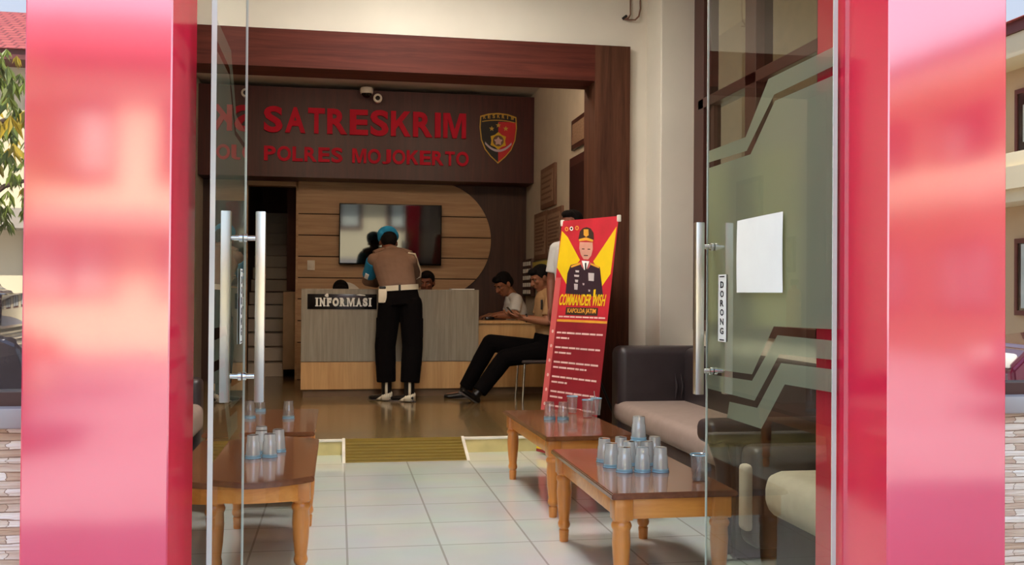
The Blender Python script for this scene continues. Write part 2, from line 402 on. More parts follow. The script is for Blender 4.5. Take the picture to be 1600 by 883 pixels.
def stone_cladding():
    m, nt, out = newmat('stacked stone cladding')
    b = nt.nodes.new('ShaderNodeBsdfPrincipled')
    br = nt.nodes.new('ShaderNodeTexBrick'); br.offset = 0.37; br.squash = 0.7
    br.inputs['Scale'].default_value = 1; br.inputs['Brick Width'].default_value = 0.17; br.inputs['Row Height'].default_value = 0.017
    br.inputs['Mortar Size'].default_value = 0.0012; br.inputs['Color1'].default_value = lin((244, 234, 216)); br.inputs['Color2'].default_value = lin((196, 164, 132))
    br.inputs['Mortar'].default_value = lin((150, 122, 98))
    v = coords(nt, (1, 1, 1), rot=(PI / 2, 0, 0)); 
    n = nt.nodes.new('ShaderNodeTexNoise'); n.inputs['Scale'].default_value = 1; n.inputs['Detail'].default_value = 5
    nt.links.new(coords(nt, (7, 7, 90)), n.inputs['Vector'])
    add = nt.nodes.new('ShaderNodeVectorMath'); add.operation = 'MULTIPLY_ADD'; add.inputs[1].default_value = (0.04, 0.012, 0.0)
    nt.links.new(n.outputs['Color'], add.inputs[0]); nt.links.new(v, add.inputs[2])
    nt.links.new(add.outputs[0], br.inputs['Vector'])
    mx = nt.nodes.new('ShaderNodeMix'); mx.data_type = 'RGBA'; mx.blend_type = 'OVERLAY'; mx.inputs[0].default_value = 0.6
    nt.links.new(br.outputs['Color'], mx.inputs[6]); nt.links.new(n.outputs['Fac'], mx.inputs[7])
    nt.links.new(mx.outputs[2], b.inputs['Base Color']); b.inputs['Roughness'].default_value = 0.85
    bp = nt.nodes.new('ShaderNodeBump'); bp.inputs['Strength'].default_value = 0.8; bp.inputs['Distance'].default_value = 0.01
    nt.links.new(n.outputs['Fac'], bp.inputs['Height']); nt.links.new(bp.outputs[0], b.inputs['Normal'])
    nt.links.new(b.outputs[0], out.inputs[0]); return m
M['stone'] = stone_cladding()

def roof_tiles():
    m, nt, out = newmat('red roof tile')
    b = nt.nodes.new('ShaderNodeBsdfPrincipled')
    w = nt.nodes.new('ShaderNodeTexWave'); w.inputs['Scale'].default_value = 1.0; w.bands_direction = 'Y'; w.inputs['Distortion'].default_value = 0.0
    nt.links.new(coords(nt, (1.0, 1.0, 0.0)), w.inputs['Vector'])
    br = nt.nodes.new('ShaderNodeTexBrick'); br.inputs['Scale'].default_value = 1; br.inputs['Brick Width'].default_value = 0.28; br.inputs['Row Height'].default_value = 0.3
    br.inputs['Mortar Size'].default_value = 0.03; br.inputs['Mortar Smooth'].default_value = 0.6
    br.inputs['Color1'].default_value = lin((196, 98, 88)); br.inputs['Color2'].default_value = lin((180, 84, 78)); br.inputs['Mortar'].default_value = lin((120, 48, 46))
    nt.links.new(coords(nt), br.inputs['Vector'])
    nt.links.new(br.outputs['Color'], b.inputs['Base Color']); b.inputs['Roughness'].default_value = 0.7
    nt.links.new(b.outputs[0], out.inputs[0]); return m
M['b_roof'] = roof_tiles()

def mirror_pane():
    """sun-control window glass seen from the bright side: a strong mirror over a dark tint"""
    m, nt, out = newmat('reflective tinted glass')
    tr = nt.nodes.new('ShaderNodeBsdfTransparent'); tr.inputs[0].default_value = lin((70, 66, 66))
    gl = nt.nodes.new('ShaderNodeBsdfGlossy'); gl.inputs['Roughness'].default_value = 0.0; gl.inputs[0].default_value = lin((236, 230, 232))
    mx = nt.nodes.new('ShaderNodeMixShader'); mx.inputs[0].default_value = MIRROR
    nt.links.new(tr.outputs[0], mx.inputs[1]); nt.links.new(gl.outputs[0], mx.inputs[2]); nt.links.new(mx.outputs[0], out.inputs[0]); return m
MIRROR = 0.40
M['mirror'] = mirror_pane()

# ------------------------------------------------------------------ shell of the building
XL, XR = -1.70, 2.45            # main room side walls
YF, YP, YB = 2.30, 6.90, 11.45  # facade, portal wall, back wall
XIL, XIR = -1.49, 2.17          # inner room side walls
ZB = 0.10                       # raised inner floor
def sbox(name, mat, *b, bev=0.0, label=None, parent=None):
    o = MB().box(*b, bev=bev).build(name, mat, parent)
    return structure(o, label) if not parent else o

structure(MB().box(XL - .2, XR + .2, 2.2, 6.78, -0.35, 0.0).build('floor', M['tile']), 'pale glossy tiled floor of the front room')
structure(MB().box(XL - .2, XR + .2, 6.78, 15.2, -0.3, ZB).build('floor_inner', M['inner_floor']), 'dark brown floor of the raised reception room')
t = MB().box(XL, 0.035, 6.768, 6.79, 0.0, ZB - 0.006).box(0.855, XR, 6.768, 6.79, 0.0, ZB - 0.006).build('trim_1', M['riser'])
structure(t, 'ochre tiled riser of the step')
MB().box(XL, 0.035, 6.760, 6.80, ZB - 0.012, ZB + 0.004, bev=0.003).box(0.855, XR, 6.760, 6.80, ZB - 0.012, ZB + 0.004, bev=0.003).build('nosing', M['edge'], t)
rp = MB()
rp.prism([(6.45, 0.0), (6.80, 0.0), (6.80, ZB + .003), (6.785, ZB + .003)], lambda u, v: V((0.055, u, v)), (0.785, 0, 0), 0)
for k in range(7):
    y = 6.47 + k * 0.044; z = (y - 6.45) / 0.335 * (ZB + .003)
    rp.box(0.06, 0.835, y, y + 0.012, z, z + 0.008)
rp = rp.build('floor_ramp', M['ramp']); structure(rp, 'ochre ribbed ramp between the two step blocks')
for x in (0.035, 0.84):
    MB().prism([(6.44, 0.0), (6.80, 0.0), (6.80, ZB + .008), (6.78, ZB + .008)], lambda u, v, x=x: V((x, u, v)), (0.02, 0, 0)).build('ramp_edge', M['edge'], rp)

# main room walls, ceiling
w = MB().box(XL - .15, -1.28, YP, YP + .2, 0, 3.6).box(2.05, XR + .15, YP, YP + .2, 0, 3.6).box(-1.28, 2.05, YP, YP + .2, 2.87, 3.6)
w.box(2.19, XR + .02, 6.58, YP + .02, 0, 3.6, bev=0.008)
structure(w.build('wall_middle', M['cream'], smooth=False), 'cream wall around the wooden portal')
structure(MB().box(XL - .15, XL, YF, YP, 0, 3.6).build('wall_left', M['cream']), 'cream left wall of the front room')
structure(MB().box(XL - .2, XR + .2, YF - .1, YP + .1, 3.42, 3.6).build('ceiling', M['white']), 'white ceiling of the front room')
# wooden portal
p = MB().box(1.79, 2.05, 6.85, 7.16, 0, 2.87).build('trim_2', M['header_z'], smooth=False)
MB().box(-1.02, 1.79, 6.85, 7.16, 2.612, 2.87).build('lintel_board', M['header'], p, smooth=False)
MB().box(-1.28, -1.02, 6.85, 7.16, 0, 2.87).build('left_post_board', M['header_z'], p, smooth=False)
structure(p, 'dark red brown wooden portal between the two rooms')

# right window wall
w = MB().box(XR, XR + .15, YF, 6.58, 0, 0.85).box(XR, XR + .15, YF, 6.58, 3.35, 3.6).box(XR, XR + .15, YF, 3.0, .85, 3.35)
structure(w.build('wall_right', M['cream']), 'cream wall below the right windows')
f = MB()
for y0, y1 in ((6.40, 6.58), (5.54, 5.70), (4.62, 4.78), (3.70, 3.86), (3.0, 3.1)): f.box(XR - .02, XR + .09, y0, y1, .85, 3.35, bev=.004)
f.box(XR - .02, XR + .09, 3.0, 6.5, 2.36, 2.43, bev=.004); f.box(XR - .02, XR + .09, 3.0, 6.5, .85, .92, bev=.004); f.box(XR - .02, XR + .09, 3.0, 6.5, 3.28, 3.35, bev=.004)
f.box(XR + .01, XR + .06, 6.28, 6.34, .9, 2.4)
wn = f.build('window_1', M['frame_brown'], smooth=False); structure(wn, 'dark brown framed window on the right wall')
MB().face([(XR + .035, 3.0, .9), (XR + .035, 6.5, .9), (XR + .035, 6.5, 3.3), (XR + .035, 3.0, 3.3)]).build('pane', M['win_glass'], wn)
# neighbouring yard seen through it
o = MB().box(4.6, 4.9, 1.5, 12, -.3, 2.55).build('neighbour_wall', M['yellow_wall']); tag(o, 'yellow wall outside the right window', 'outside wall', kind='structure')
o = MB().box(4.55, 4.9, 1.5, 12, 2.55, 4.3).build('neighbour_wall_upper', M['newel']); tag(o, 'brown upper wall outside the right window', 'outside wall', kind='structure')
o = MB().box(XR + .15, 5.0, 1.5, 12, 4.25, 4.35).build('ceiling_side_passage', M['newel']); structure(o, 'brown soffit over the side passage')
# inner room
w = MB().box(XIL - .12, XIL, YP + .2, 11.6, ZB, 3.5); structure(w.build('wall_inner_left', M['inner_wall']), 'cream left wall of the reception room')
w = MB().box(XIR, XIR + .12, YP + .2, 11.6, ZB, 3.5); structure(w.build('wall_inner_right', M['inner_wall']), 'cream right wall of the reception room')
w = MB().box(XIL - .1, XIR + .1, YP + .15, 11.5, 3.36, 3.5).build('ceiling_inner', M['white']); structure(w, 'white ceiling of the reception room')
MB().box(XIL, 1.50, 10.1, 10.62, 3.31, 3.37).build('lowered_strip', M['white'], w)
w = MB().box(XIL, -1.0, YB, YB + .14, ZB, 3.4).box(-.455, XIR, YB, YB + .14, ZB, 3.4).box(-1.0, -.455, YB, YB + .14, 2.31, 3.4)
structure(w.build('wall_back', M['dark_wood'], smooth=False), 'dark brown panelled back wall')
# oak planks ending in a half circle
cx, cz, cr = 1.075, 1.70, 0.67
t = MB(); g = 0.012
edges = [ZB, 0.52, 0.765, 1.01, 1.25, 1.49, 1.73, 1.97, 2.34]
def rightx(z): 
    d = cr * cr - (z - cz) ** 2
    return cx + math.sqrt(d) if d > 0 and z > cz - cr else cx
def rx(z): return rightx(z) if z >= 1.035 else 1.0 + 0.03
for a, b in zip(edges, edges[1:]):
    n = 10; zs = [a + g / 2 + (b - a - g) * k / n for k in range(n + 1)]
    poly = [(-.45, zs[0])] + [(rx(z), z) for z in zs] + [(-.45, zs[-1])]
    t.prism(poly, lambda u, v: V((u, YB - .045, v)), (0, .045, 0))
pn = t.build('trim_3', M['light_wood'], smooth=False); structure(pn, 'honey oak plank cladding with a half round right end')
zs = [ZB + (2.34 - ZB) * k / 60 for k in range(61)]
MB().prism([(-.447, zs[0])] + [(rx(z) - .004, z) for z in zs] + [(-.447, zs[-1])], lambda u, v: V((u, YB - .022, v)), (0, .021, 0)).build('plank_backing', M['groove'], pn)
d = MB().box(-1.0, -.455, YB - .02, YB + .15, 2.28, 2.33).box(-1.03, -1.0, YB - .02, YB + .15, ZB, 2.33).box(-.475, -.45, YB - .02, YB + .15, ZB, 2.33).build('door_3', M['light_wood'])
structure(d, 'open doorway to the stairs in the back wall')
# staircase beyond the doorway
st = MB()
for k in range(13):
    st.box(-1.12, -.62, 11.85 + .25 * k, 15.1, ZB + .165 * k, ZB + .165 * (k + 1) - .012, bev=.004)
st.box(-1.12, -.62, 11.87, 15.1, ZB, ZB + .02)
structure(st.build('stairs', M['stair'], smooth=False), 'pale tiled stairs going up behind the doorway')
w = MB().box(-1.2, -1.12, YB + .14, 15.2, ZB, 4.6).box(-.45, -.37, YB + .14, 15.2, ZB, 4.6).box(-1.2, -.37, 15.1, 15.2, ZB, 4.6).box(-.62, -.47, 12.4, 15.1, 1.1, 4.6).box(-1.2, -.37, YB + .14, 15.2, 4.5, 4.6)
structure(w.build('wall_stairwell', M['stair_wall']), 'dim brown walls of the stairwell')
structure(MB().box(-.625, -.475, 11.72, 12.6, ZB + .09, 1.09, bev=.01).build('trim_4', M['newel']), 'beige low wall beside the stairs')
# sign bulkhead
sb = MB().box(XIL, XIR - .002, 11.0, YB, 2.335, 3.31).build('trim_5', M['sign_wood'], smooth=False)
structure(sb, 'maroon brown fascia carrying the red letters')
# right inner wall doorway
d = MB().box(XIR - .03, XIR + .02, 7.95, 9.12, ZB, 2.36).build('door_4', M['frame_brown']); structure(d, 'dark brown door in the right reception wall')
MB().box(XIR - .045, XIR - .03, 8.05, 9.02, ZB + .02, 2.27).build('door_leaf', pbr('dark maroon door leaf', (44, 18, 18), .5), d)

# facade: stone plinths, sills, reflecting windows, pillars, beam
for nm, x0, x1 in (('wall_front_left', -4.2, -.45), ('wall_front_right', 1.42, 5.2)):
    w = MB().box(x0, x1, YF, YF + .22, -.35, .80).build(nm, M['stone']); structure(w, 'stacked stone plinth under the %s window' % nm.split('_')[-1])
    w = MB().box(x0, x1, YF + .02, YF + .2, 2.75, 4.4).build(nm + '_upper', M['b_cream']); structure(w)
    s_ = MB().box(x0, x1, YF - .03, YF + .2, .80, .845, bev=.006).build('trim_6' if 'left' in nm else 'trim_7', M['sill']); structure(s_, 'grey stone window sill')
    wx0, wx1 = x0, x1
    fr = MB().box(wx0, wx1, YF + .01, YF + .09, .845, .875).box(wx0, wx1, YF + .01, YF + .09, 2.70, 2.75)
    for x in [wx0 + .02, wx1 - .06] + [wx0 + (wx1 - wx0) * k / 3 for k in (1, 2)]: fr.box(x, x + .05, YF + .012, YF + .088, .86, 2.72)
    fr = fr.build('window_2' if 'left' in nm else 'window_3', M['frame_brown']); structure(fr, 'mirror tinted front window on the ' + nm.split('_')[-1])
    MB().face([(wx0, YF + .05, .86), (wx1, YF + .05, .86), (wx1, YF + .05, 2.72), (wx0, YF + .05, 2.72)]).build('pane', M['mirror'], fr)
for nm, x0, x1 in (('pillar_left', -.636, -.347), ('pillar_right', 1.288, 1.601)):
    w = MB().box(x0, x1, 2.17, 2.53, -.35, 3.0, bev=.003, seg=1).build(nm, M['red'], smooth=False)
    structure(w, 'glossy red clad pillar on the %s of the entrance' % nm.split('_')[1])
w = MB().box(-.7, 1.66, 2.17, 2.53, 3.0, 3.6, bev=.003).build('wall_front', M['red']); structure(w, 'glossy red beam above the entrance')
MB().box(-4.2, 5.2, YF + .02, YF + .2, 3.6, 4.4).build('parapet', M['b_cream'], w)
w = MB().box(-4.2, 5.2, YF, 15.3, 4.4, 4.6).build('ceiling_roof', M['b_grey']); structure(w, 'flat roof slab')
structure(MB().box(XR + 2.9, XR + 3.0, YF, 15.3, -.3, .1).build('wall_outer', M['b_grey']))

# ------------------------------------------------------------------ glass doors
def door(name, X, hinge, free, sgn, label):
    """leaf swung inward, its face turned to the other leaf; sgn = +1 when that face looks to -x"""
    t_ = 0.006
    z0, z1 = .012, 2.98
    root = MB().face([(X, hinge, z0), (X, free, z0), (X, free, z1), (X, hinge, z1)]).build(name, M['glass'])
    structure(root, label)
    MB().box(X - t_, X + t_, hinge - .004, hinge, z0, z1).build('hinge_edge', M['glass_edge'], root)
    MB().box(X - t_ * .6, X + t_ * .6, free, free + .003, z0, z1).build('free_edge', M['glass_edge'], root)
    MB().box(X - .02, X + .02, hinge, hinge + .14, 0.0, .07, bev=.004).build('bottom_patch', M['steel'], root)
    # frosted film in stepped bands: (level on the free side, level on the hinge side)
    F = MB(); s = 1 if sgn > 0 else -1; xf = X + s * .0015
    w_ = free - hinge
    yb = lambda k: hinge + w_ * k      # k: 0 hinge .. 1 free
    def band(top, bot):
        P = [(yb(q), z) for q, z in top] + [(yb(q), z) for q, z in reversed(bot)]
        # split into convex strips between matching stations
        for (a, b), (c, d_) in zip(zip(top, top[1:]), zip(bot, bot[1:])):
            F.face([(xf, yb(a[0]), a[1]), (xf, yb(b[0]), b[1]), (xf, yb(d_[0]), d_[1]), (xf, yb(c[0]), c[1])])
    K = lambda Y: (Y - 2.4) / .9
    band([(0, 1.75), (K(2.81), 1.75), (K(2.98), 1.60), (1, 1.60)], [(0, 1.70), (K(2.77), 1.695), (K(2.97), 1.555), (1, 1.56)])
    band([(0, 1.675), (K(2.765), 1.675), (K(2.94), 1.54), (1, 1.54)], [(0, 1.01), (K(2.765), 1.005), (K(2.92), .85), (1, .84)])
    band([(0, .98), (K(2.74), .98), (K(2.92), .83), (1, .82)], [(0, .93), (K(2.725), .925), (K(2.90), .77), (1, .77)])
    band([(0, .905), (K(2.715), .90), (K(2.88), .75), (K(3.10), .745)], [(0, .845), (K(2.69), .84), (K(2.85), .69), (K(3.12), .69)])
    F.build('frosted_film', M['film'], root)
    # pull handles: one square bar on each face joined through the glass
    hy = free - .055
    for side in (-1, 1):
        hx = X + side * .052
        h = MB().box(hx - .015, hx + .015, hy - .015, hy + .015, .755, 1.345, bev=.0025).build('handle', M['steel'], root)
        b = MB()
        for z in (.835, 1.262):
            Q = Matrix.Translation((X, hy, z)) @ Matrix.Rotation(side * PI / 2, 4, 'Y')
            b.lathe([(.0135, .002), (.0135, .012), (.0085, .014), (.0085, .044)], 16, Q)
        b.build('standoff', M['chrome'], h)
    # narrow vertical push/pull sticker
    yc, zt, zb = free - .145, 1.165, .94
    sx = X - s * .003
    st_ = MB().box(min(sx, sx - s * .001), max(sx, sx - s * .001), yc - .034, yc + .034, zb, zt).build('push_sticker', M['paper'], root)
    for k, ch in enumerate('DORONG'):
        zc = zt - .034 - k * .031
        bm_ = text_bm(ch, (sx - s * .0012, yc + s * .015, zc - .011), (0, -s, 0), (0, 0, 1), .030, .022, .0006, bold=.03)
        mb = MB(); mb.join(bm_); mb.build('lettering', M['ink'], st_, smooth=False)
    mb = MB(); mb.box(min(sx - s * .0012, sx - s * .0018), max(sx - s * .0012, sx - s * .0018), yc - .02, yc + .02, zt - .009, zt - .005)
    mb.box(min(sx - s * .0012, sx - s * .0018), max(sx - s * .0012, sx - s * .0018), yc - .02, yc + .02, zb + .004, zb + .008)
    mb.build('sticker_marks', M['ink'], st_)
    return root
door('door_1', 1.272, 2.40, 3.30, 1, 'open glass door leaf on the right with frosted steps')
door('door_2', -.290, 2.40, 3.22, -1, 'open glass door leaf on the left seen nearly edge on')
ps = MB()
n = 8
for i in range(n):
    for j in range(n):
        q = lambda a, b: V((1.2655 - .0008 * math.sin(PI * a / n) - .0012 * (b / n) ** 3 * math.sin(4 * a / n), 2.69 + .335 * a / n + .004 * math.sin(3 * b / n), 1.105 + (.235 - .004 * a / n) * b / n))
        ps.face([q(i, j), q(i, j + 1), q(i + 1, j + 1), q(i + 1, j)])
ps = ps.build('paper_sheet', M['paper'], weld=True, smooth=False)
sol = ps.modifiers.new('thick', 'SOLIDIFY'); sol.thickness = .0006
tag(ps, 'blank white paper sheet taped on the right glass door', 'paper')

# ------------------------------------------------------------------ signage
fy = 10.998
# big red raised words on the fascia
sg = empty('wall_lettering', (-.806, fy, 2.80)); tag(sg, 'large raised red letters reading SATRESKRIM on the maroon fascia', 'sign letters')
letters('SATRESKRIM', (-.806, fy, 2.812), (1, 0, 0), (0, 0, 1), 2.195, .278, .03, M['letter_red'], sg, bold=.035)
sg = empty('wall_lettering', (-.806, fy, 2.50)); tag(sg, 'smaller raised red letters reading POLRES MOJOKERTO below the big word', 'sign letters')
letters('POLRES', (-.800, fy, 2.505), (1, 0, 0), (0, 0, 1), .835, .158, .025, M['letter_red'], sg, bold=.03)
letters('MOJOKERTO', (.138, fy, 2.505), (1, 0, 0), (0, 0, 1), 1.285, .158, .025, M['letter_red'], sg, bold=.03)

# shield emblem
eb = empty('shield_emblem', (1.755, fy, 2.55)); tag(eb, 'black and red shield emblem reading RESKRIM on the fascia', 'emblem')
def shield(s_):
    pts = [(-.205, .245), (-.11, .275), (0, .285), (.11, .275), (.205, .245), (.212, .12), (.195, -.02), (.15, -.13), (.085, -.21), (0, -.285), (-.085, -.21), (-.15, -.13), (-.195, -.02), (-.212, .12)]
    return [(x * s_, z * s_) for x, z in pts]
ec = V((1.755, fy, 2.83))
E2 = lambda u, v, d=0.0: V((ec.x + u, fy - d, ec.z + v))
MB().prism(shield(1.0), lambda u, v: E2(u, v), (0, -.014, 0)).build('gold_border', M['gold'], eb)
sh = shield(.945)
def clip(poly, f):
    out = []
    for a, b in zip(poly, poly[1:] + poly[:1]):
        fa, fb = f(a), f(b)
        if fa >= 0: out.append(a)
        if fa * fb < 0: k = fa / (fa - fb); out.append((a[0] + (b[0] - a[0]) * k, a[1] + (b[1] - a[1]) * k))
    return out
MB().prism(clip(sh, lambda p: -p[0]), lambda u, v: E2(u, v, .014), (0, -.002, 0)).build('black_field', M['black'], eb)
low = clip(sh, lambda p: .185 - p[1])
MB().prism(clip(low, lambda p: p[0]), lambda u, v: E2(u, v, .014), (0, -.002, 0)).build('red_field', M['emblem_red'], eb)
MB().prism(clip(clip(sh, lambda p: p[1] - .185), lambda p: p[0]), lambda u, v: E2(u, v, .014), (0, -.002, 0)).build('black_band', M['black'], eb)
t = MB()
for k in range(12):
    u0 = -.185 + .37 * k / 12; u1 = -.185 + .37 * (k + 1) / 12
    h = lambda u: .175 + .022 * (1 - (u / .19) ** 2)
    t.prism([(u0, h(u0)), (u1, h(u1)), (u1, h(u1) + .010), (u0, h(u0) + .010)], lambda u, v: E2(u, v, .0155), (0, -.003, 0))
t.build('gold_arc', M['gold'], eb)
for k, ch in enumerate('RESKRIM'):
    u = -.158 + .316 * k / 6; a = -u * .35
    xd = V((math.cos(a), 0, math.sin(a))); zd = V((-math.sin(a), 0, math.cos(a)))
    mb = MB(); mb.join(text_bm(ch, E2(u, .205 + .02 * (1 - (u / .19) ** 2), .016) - xd * (.006 if ch == 'I' else .014), xd, zd, .010 if ch == 'I' else .030, .042, .002, bold=.03)); mb.build('emblem_letter', M['gold'], eb, smooth=False)
def star(n, R_, r_, rot=PI / 2): return [((R_ if i % 2 == 0 else r_) * math.cos(rot + PI * i / n), (R_ if i % 2 == 0 else r_) * math.sin(rot + PI * i / n)) for i in range(2 * n)]
for u, v in ((-.075, .105), (0, .145), (.085, .11)):
    MB().prism(star(5, .030, .013), lambda a, b, u=u, v=v: E2(u + a, v + b, .016), (0, -.003, 0)).build('star', M['gold'], eb)
hx = star(6, .100, .078)
hb = MB().prism(hx, lambda a, b: E2(a, b - .03, .016), (0, -.004, 0)).build('sunburst', M['yellow'], eb)
MB().prism([(.062 * math.cos(2 * PI * k / 20), .062 * math.sin(2 * PI * k / 20)) for k in range(20)], lambda a, b: E2(a, b - .03, .020), (0, -.002, 0)).build('ring', M['board_brown'], hb)
MB().prism(star(5, .052, .030), lambda a, b: E2(a, b - .035, .022), (0, -.002, 0)).build('centre_badge', M['ban_text'], hb)
t = MB()
for k in range(14):
    u0 = -.15 + .30 * k / 14; u1 = -.15 + .30 * (k + 1) / 14
    h = lambda u: -.155 + .085 * (u / .15) ** 2
    t.prism([(u0, h(u0)), (u1, h(u1)), (u1, h(u1) + .026), (u0, h(u0) + .026)], lambda u, v: E2(u, v, .020), (0, -.003, 0))
t.build('ribbon', M['ribbon'], eb)

# cameras under the ceiling above the sign
c = empty('dome_camera', (.285, 10.86, 3.19)); tag(c, 'small white dome camera hanging at the top of the fascia', 'camera')
cd = Matrix.Translation((.285, 10.86, 3.245))
MB().lathe([(.066, 0), (.072, .02), (.072, .05), (.06, .066)], 24, cd).build('housing', M['plate_white'], c)
MB().lathe([(.010, -.046), (.034, -.036), (.052, -.014), (.056, 0)], 24, cd).build('dome', M['black_gloss'], c)
c = empty('bullet_camera', (.405, 10.9, 3.17)); tag(c, 'little round white camera facing the room right beside the dome camera', 'camera')
Q = Matrix.Translation((.405, 10.998, 3.20)) @ Matrix.Rotation(PI / 2, 4, 'X')
MB().lathe([(.02, 0), (.02, .05), (.045, .06), (.048, .13), (.048, .155), (.040, .158)], 24, Q).build('barrel', M['plate_white'], c)
MB().lathe([(.026, .1585), (.024, .163), (.01, .164)], 20, Q).build('lens', M['black_gloss'], c)

# ------------------------------------------------------------------ television, switch
tv = empty('television', (.58, YB - .05, 1.40)); tag(tv, 'black flat television hung on the oak panel behind the desk', 'television')
tilt = math.radians(2.6); TX, TZ = .582, 1.402
TM = Matrix.Translation((TX, YB - .10, TZ)) @ Matrix.Rotation(tilt, 4, 'X')
MB().box(-.578, .578, -.02, .02, 0, .69, bev=.006, M=TM).build('casing', M['black_gloss'], tv)
MB().box(-.566, .566, -.0225, -.019, .018, .678, M=TM).build('screen', M['tv_screen'], tv)
MB().box(-.16, .16, .02, .048, .2, .5, M=TM).build('wall_bracket', M['black'], tv)
sw = empty('light_switch', (-.302, YB - .05, 1.35)); tag(sw, 'small white light switch on the oak panel left of the television', 'switch')
MB().box(-.345, -.262, YB - .056, YB - .044, 1.335, 1.445, bev=.004).build('plate', M['plate_white'], sw)
MB().box(-.325, -.282, YB - .062, YB - .055, 1.36, 1.42, bev=.003).build('rocker', M['plate_white'], sw)

# ------------------------------------------------------------------ reception desk
dk = empty('reception_desk', (.5, 9.5, ZB)); tag(dk, 'grey and oak reception desk with a high straight front', 'reception desk')
DX0, DX1 = -.340, 1.340
MB().box(DX0, DX1, 9.5, 9.54, .435, 1.112, bev=.003).box(DX0, DX0 + .04, 9.53, 10.12, .435, 1.112, bev=.003).box(DX1 - .04, DX1, 9.53, 10.12, .435, 1.112, bev=.003).build('front_panel', M['desk_grey'], dk, smooth=False)
MB().box(DX0, DX1, 9.508, 9.55, .172, .432, bev=.003).box(DX0, DX0 + .03, 9.54, 10.12, .172, .432).box(DX1 - .03, DX1, 9.54, 10.12, .172, .432).build('lower_panel', M['desk_wood'], dk, smooth=False)
MB().box(DX0 + .02, DX1 - .02, 9.535, 10.1, ZB, .172).build('plinth', M['plinth'], dk, smooth=False)
MB().box(DX0, DX1, 9.5, 9.78, 1.112, 1.122, bev=.002).build('counter_top', M['desk_grey'], dk, smooth=False)
MB().box(DX0 + .04, DX1 - .04, 9.545, 10.12, .82, .85).build('work_top', M['desk_wood'], dk, smooth=False)
wg = empty('desk_wing', (1.75, 9.62, ZB)); tag(wg, 'lower oak side desk joining the reception desk on its right', 'desk')
MB().box(1.342, XIR - .01, 9.58, 9.97, .792, .82, bev=.003).build('desk_top', M['desk_wood'], wg, smooth=False)
MB().box(1.342, XIR - .01, 9.60, 9.63, .44, .79).build('front_panel', M['desk_wood'], wg, smooth=False)
MB().box(1.342, XIR - .01, 9.61, 9.64, .17, .436).build('lower_panel', M['desk_wood'], wg, smooth=False)
MB().box(1.342, XIR - .03, 9.64, 9.95, ZB, .17).build('plinth', M['plinth'], wg, smooth=False)
# INFORMASI plate: slab lettering built from a bold word with serifs
ip = empty('desk_sign', (.04, 9.498, .93)); tag(ip, 'black INFORMASI sign on the front of the reception desk', 'sign')
IX0, IX1, IZ0, IZ1 = -.283, .362, .930, 1.072
MB().box(IX0, IX1, 9.494, 9.4995, IZ0, IZ1, bev=.001).build('plate', M['black_gloss'], ip)
lx = IX0 + .072; lw_ = [.030, .058, .050, .058, .058, .078, .058, .046, .030]
tot = sum(lw_); sc = (.505) / (tot + .004 * 8); hh = .082; zb = IZ0 + .026
for ch, w0 in zip('INFORMASI', lw_):
    w1 = w0 * sc; mb = MB(); q = lambda x0, x1, z0, z1: mb.box(lx + x0, lx + x1, 9.4925, 9.4942, zb + z0, zb + z1)
    ins = .006
    mb.join(text_bm(ch, (lx + (ins if ch not in 'OS' else 0), 9.4942, zb), (1, 0, 0), (0, 0, 1), w1 - 2 * (ins if ch not in 'OS' else 0), hh, .0018, bold=.07))
    sw_ = .010
    if ch == 'I':
        q(0, w1, 0, sw_); q(0, w1, hh - sw_, hh)
    elif ch in 'NM':
        q(0, .022, 0, sw_); q(w1 - .022, w1, 0, sw_); q(0, .02, hh - sw_, hh); q(w1 - .02, w1, hh - sw_, hh)
    elif ch == 'F':
        q(0, .03, 0, sw_); q(0, .015, hh - sw_, hh); q(w1 - .008, w1 - .001, hh - .026, hh)
    elif ch == 'R':
        q(0, .026, 0, sw_); q(w1 - .015, w1, 0, sw_); q(0, .015, hh - sw_, hh)
    elif ch == 'A':
        q(-.002, .02, 0, sw_); q(w1 - .022, w1 + .002, 0, sw_)
    mb.build('letter', M['paper'], ip, smooth=False); lx += w1 + .004 * sc * 1.6
mb = MB(); mb.prism([(-.125, 1.062), (-.105, 1.078), (-.09, 1.074), (-.088, 1.05), (-.1, 1.042), (-.122, 1.05)], lambda u, v: V((u, 9.4935, v)), (0, -.001, 0)); mb.build('worn_patch', M['paper'], ip, smooth=False)
mb = MB(); mb.prism([(.165, 1.066), (.20, 1.073), (.252, 1.066), (.255, 1.056), (.21, 1.058)], lambda u, v: V((u, 9.4935, v)), (0, -.001, 0)); mb.build('worn_patch', M['paper'], ip, smooth=False)
dp = MB().box(1.075, 1.30, 9.53, 9.72, 1.123, 1.132, bev=.001).build('paper_stack', M['paper']); tag(dp, 'thin stack of white paper on the right end of the reception desk', 'paper')

# ------------------------------------------------------------------ things on the right inner wall
def board(nm, y0, y1, z0, z1, label, lines, pale=True):
    b = empty(nm, (XIR, (y0 + y1) / 2, z0)); tag(b, label, 'notice board')
    MB().box(XIR - .03, XIR - .001, y0, y1, z0, z1, bev=.004).build('frame', M['board_brown'], b)
    MB().box(XIR - .033, XIR - .028, y0 + .05, y1 - .05, z0 + .05, z1 - .05).build('printed_sheet', M['board_pale'], b)
    t_ = MB(); n_ = lines
    for k in range(n_):
        z = z1 - .10 - (z1 - z0 - .2) * k / max(1, n_ - 1)
        t_.box(XIR - .0345, XIR - .0325, y0 + .09 + .05 * (k % 3), y1 - .08, z - .012, z + .008)
    t_.build('print_lines', M['print_line'], b); return b
board('notice_board', 9.79, 10.48, 1.99, 2.42, 'small brown framed notice high on the right reception wall', 5)
board('notice_board', 10.16, 10.82, 1.46, 1.965, 'wide brown notice board beside its twin under the small notice', 9)
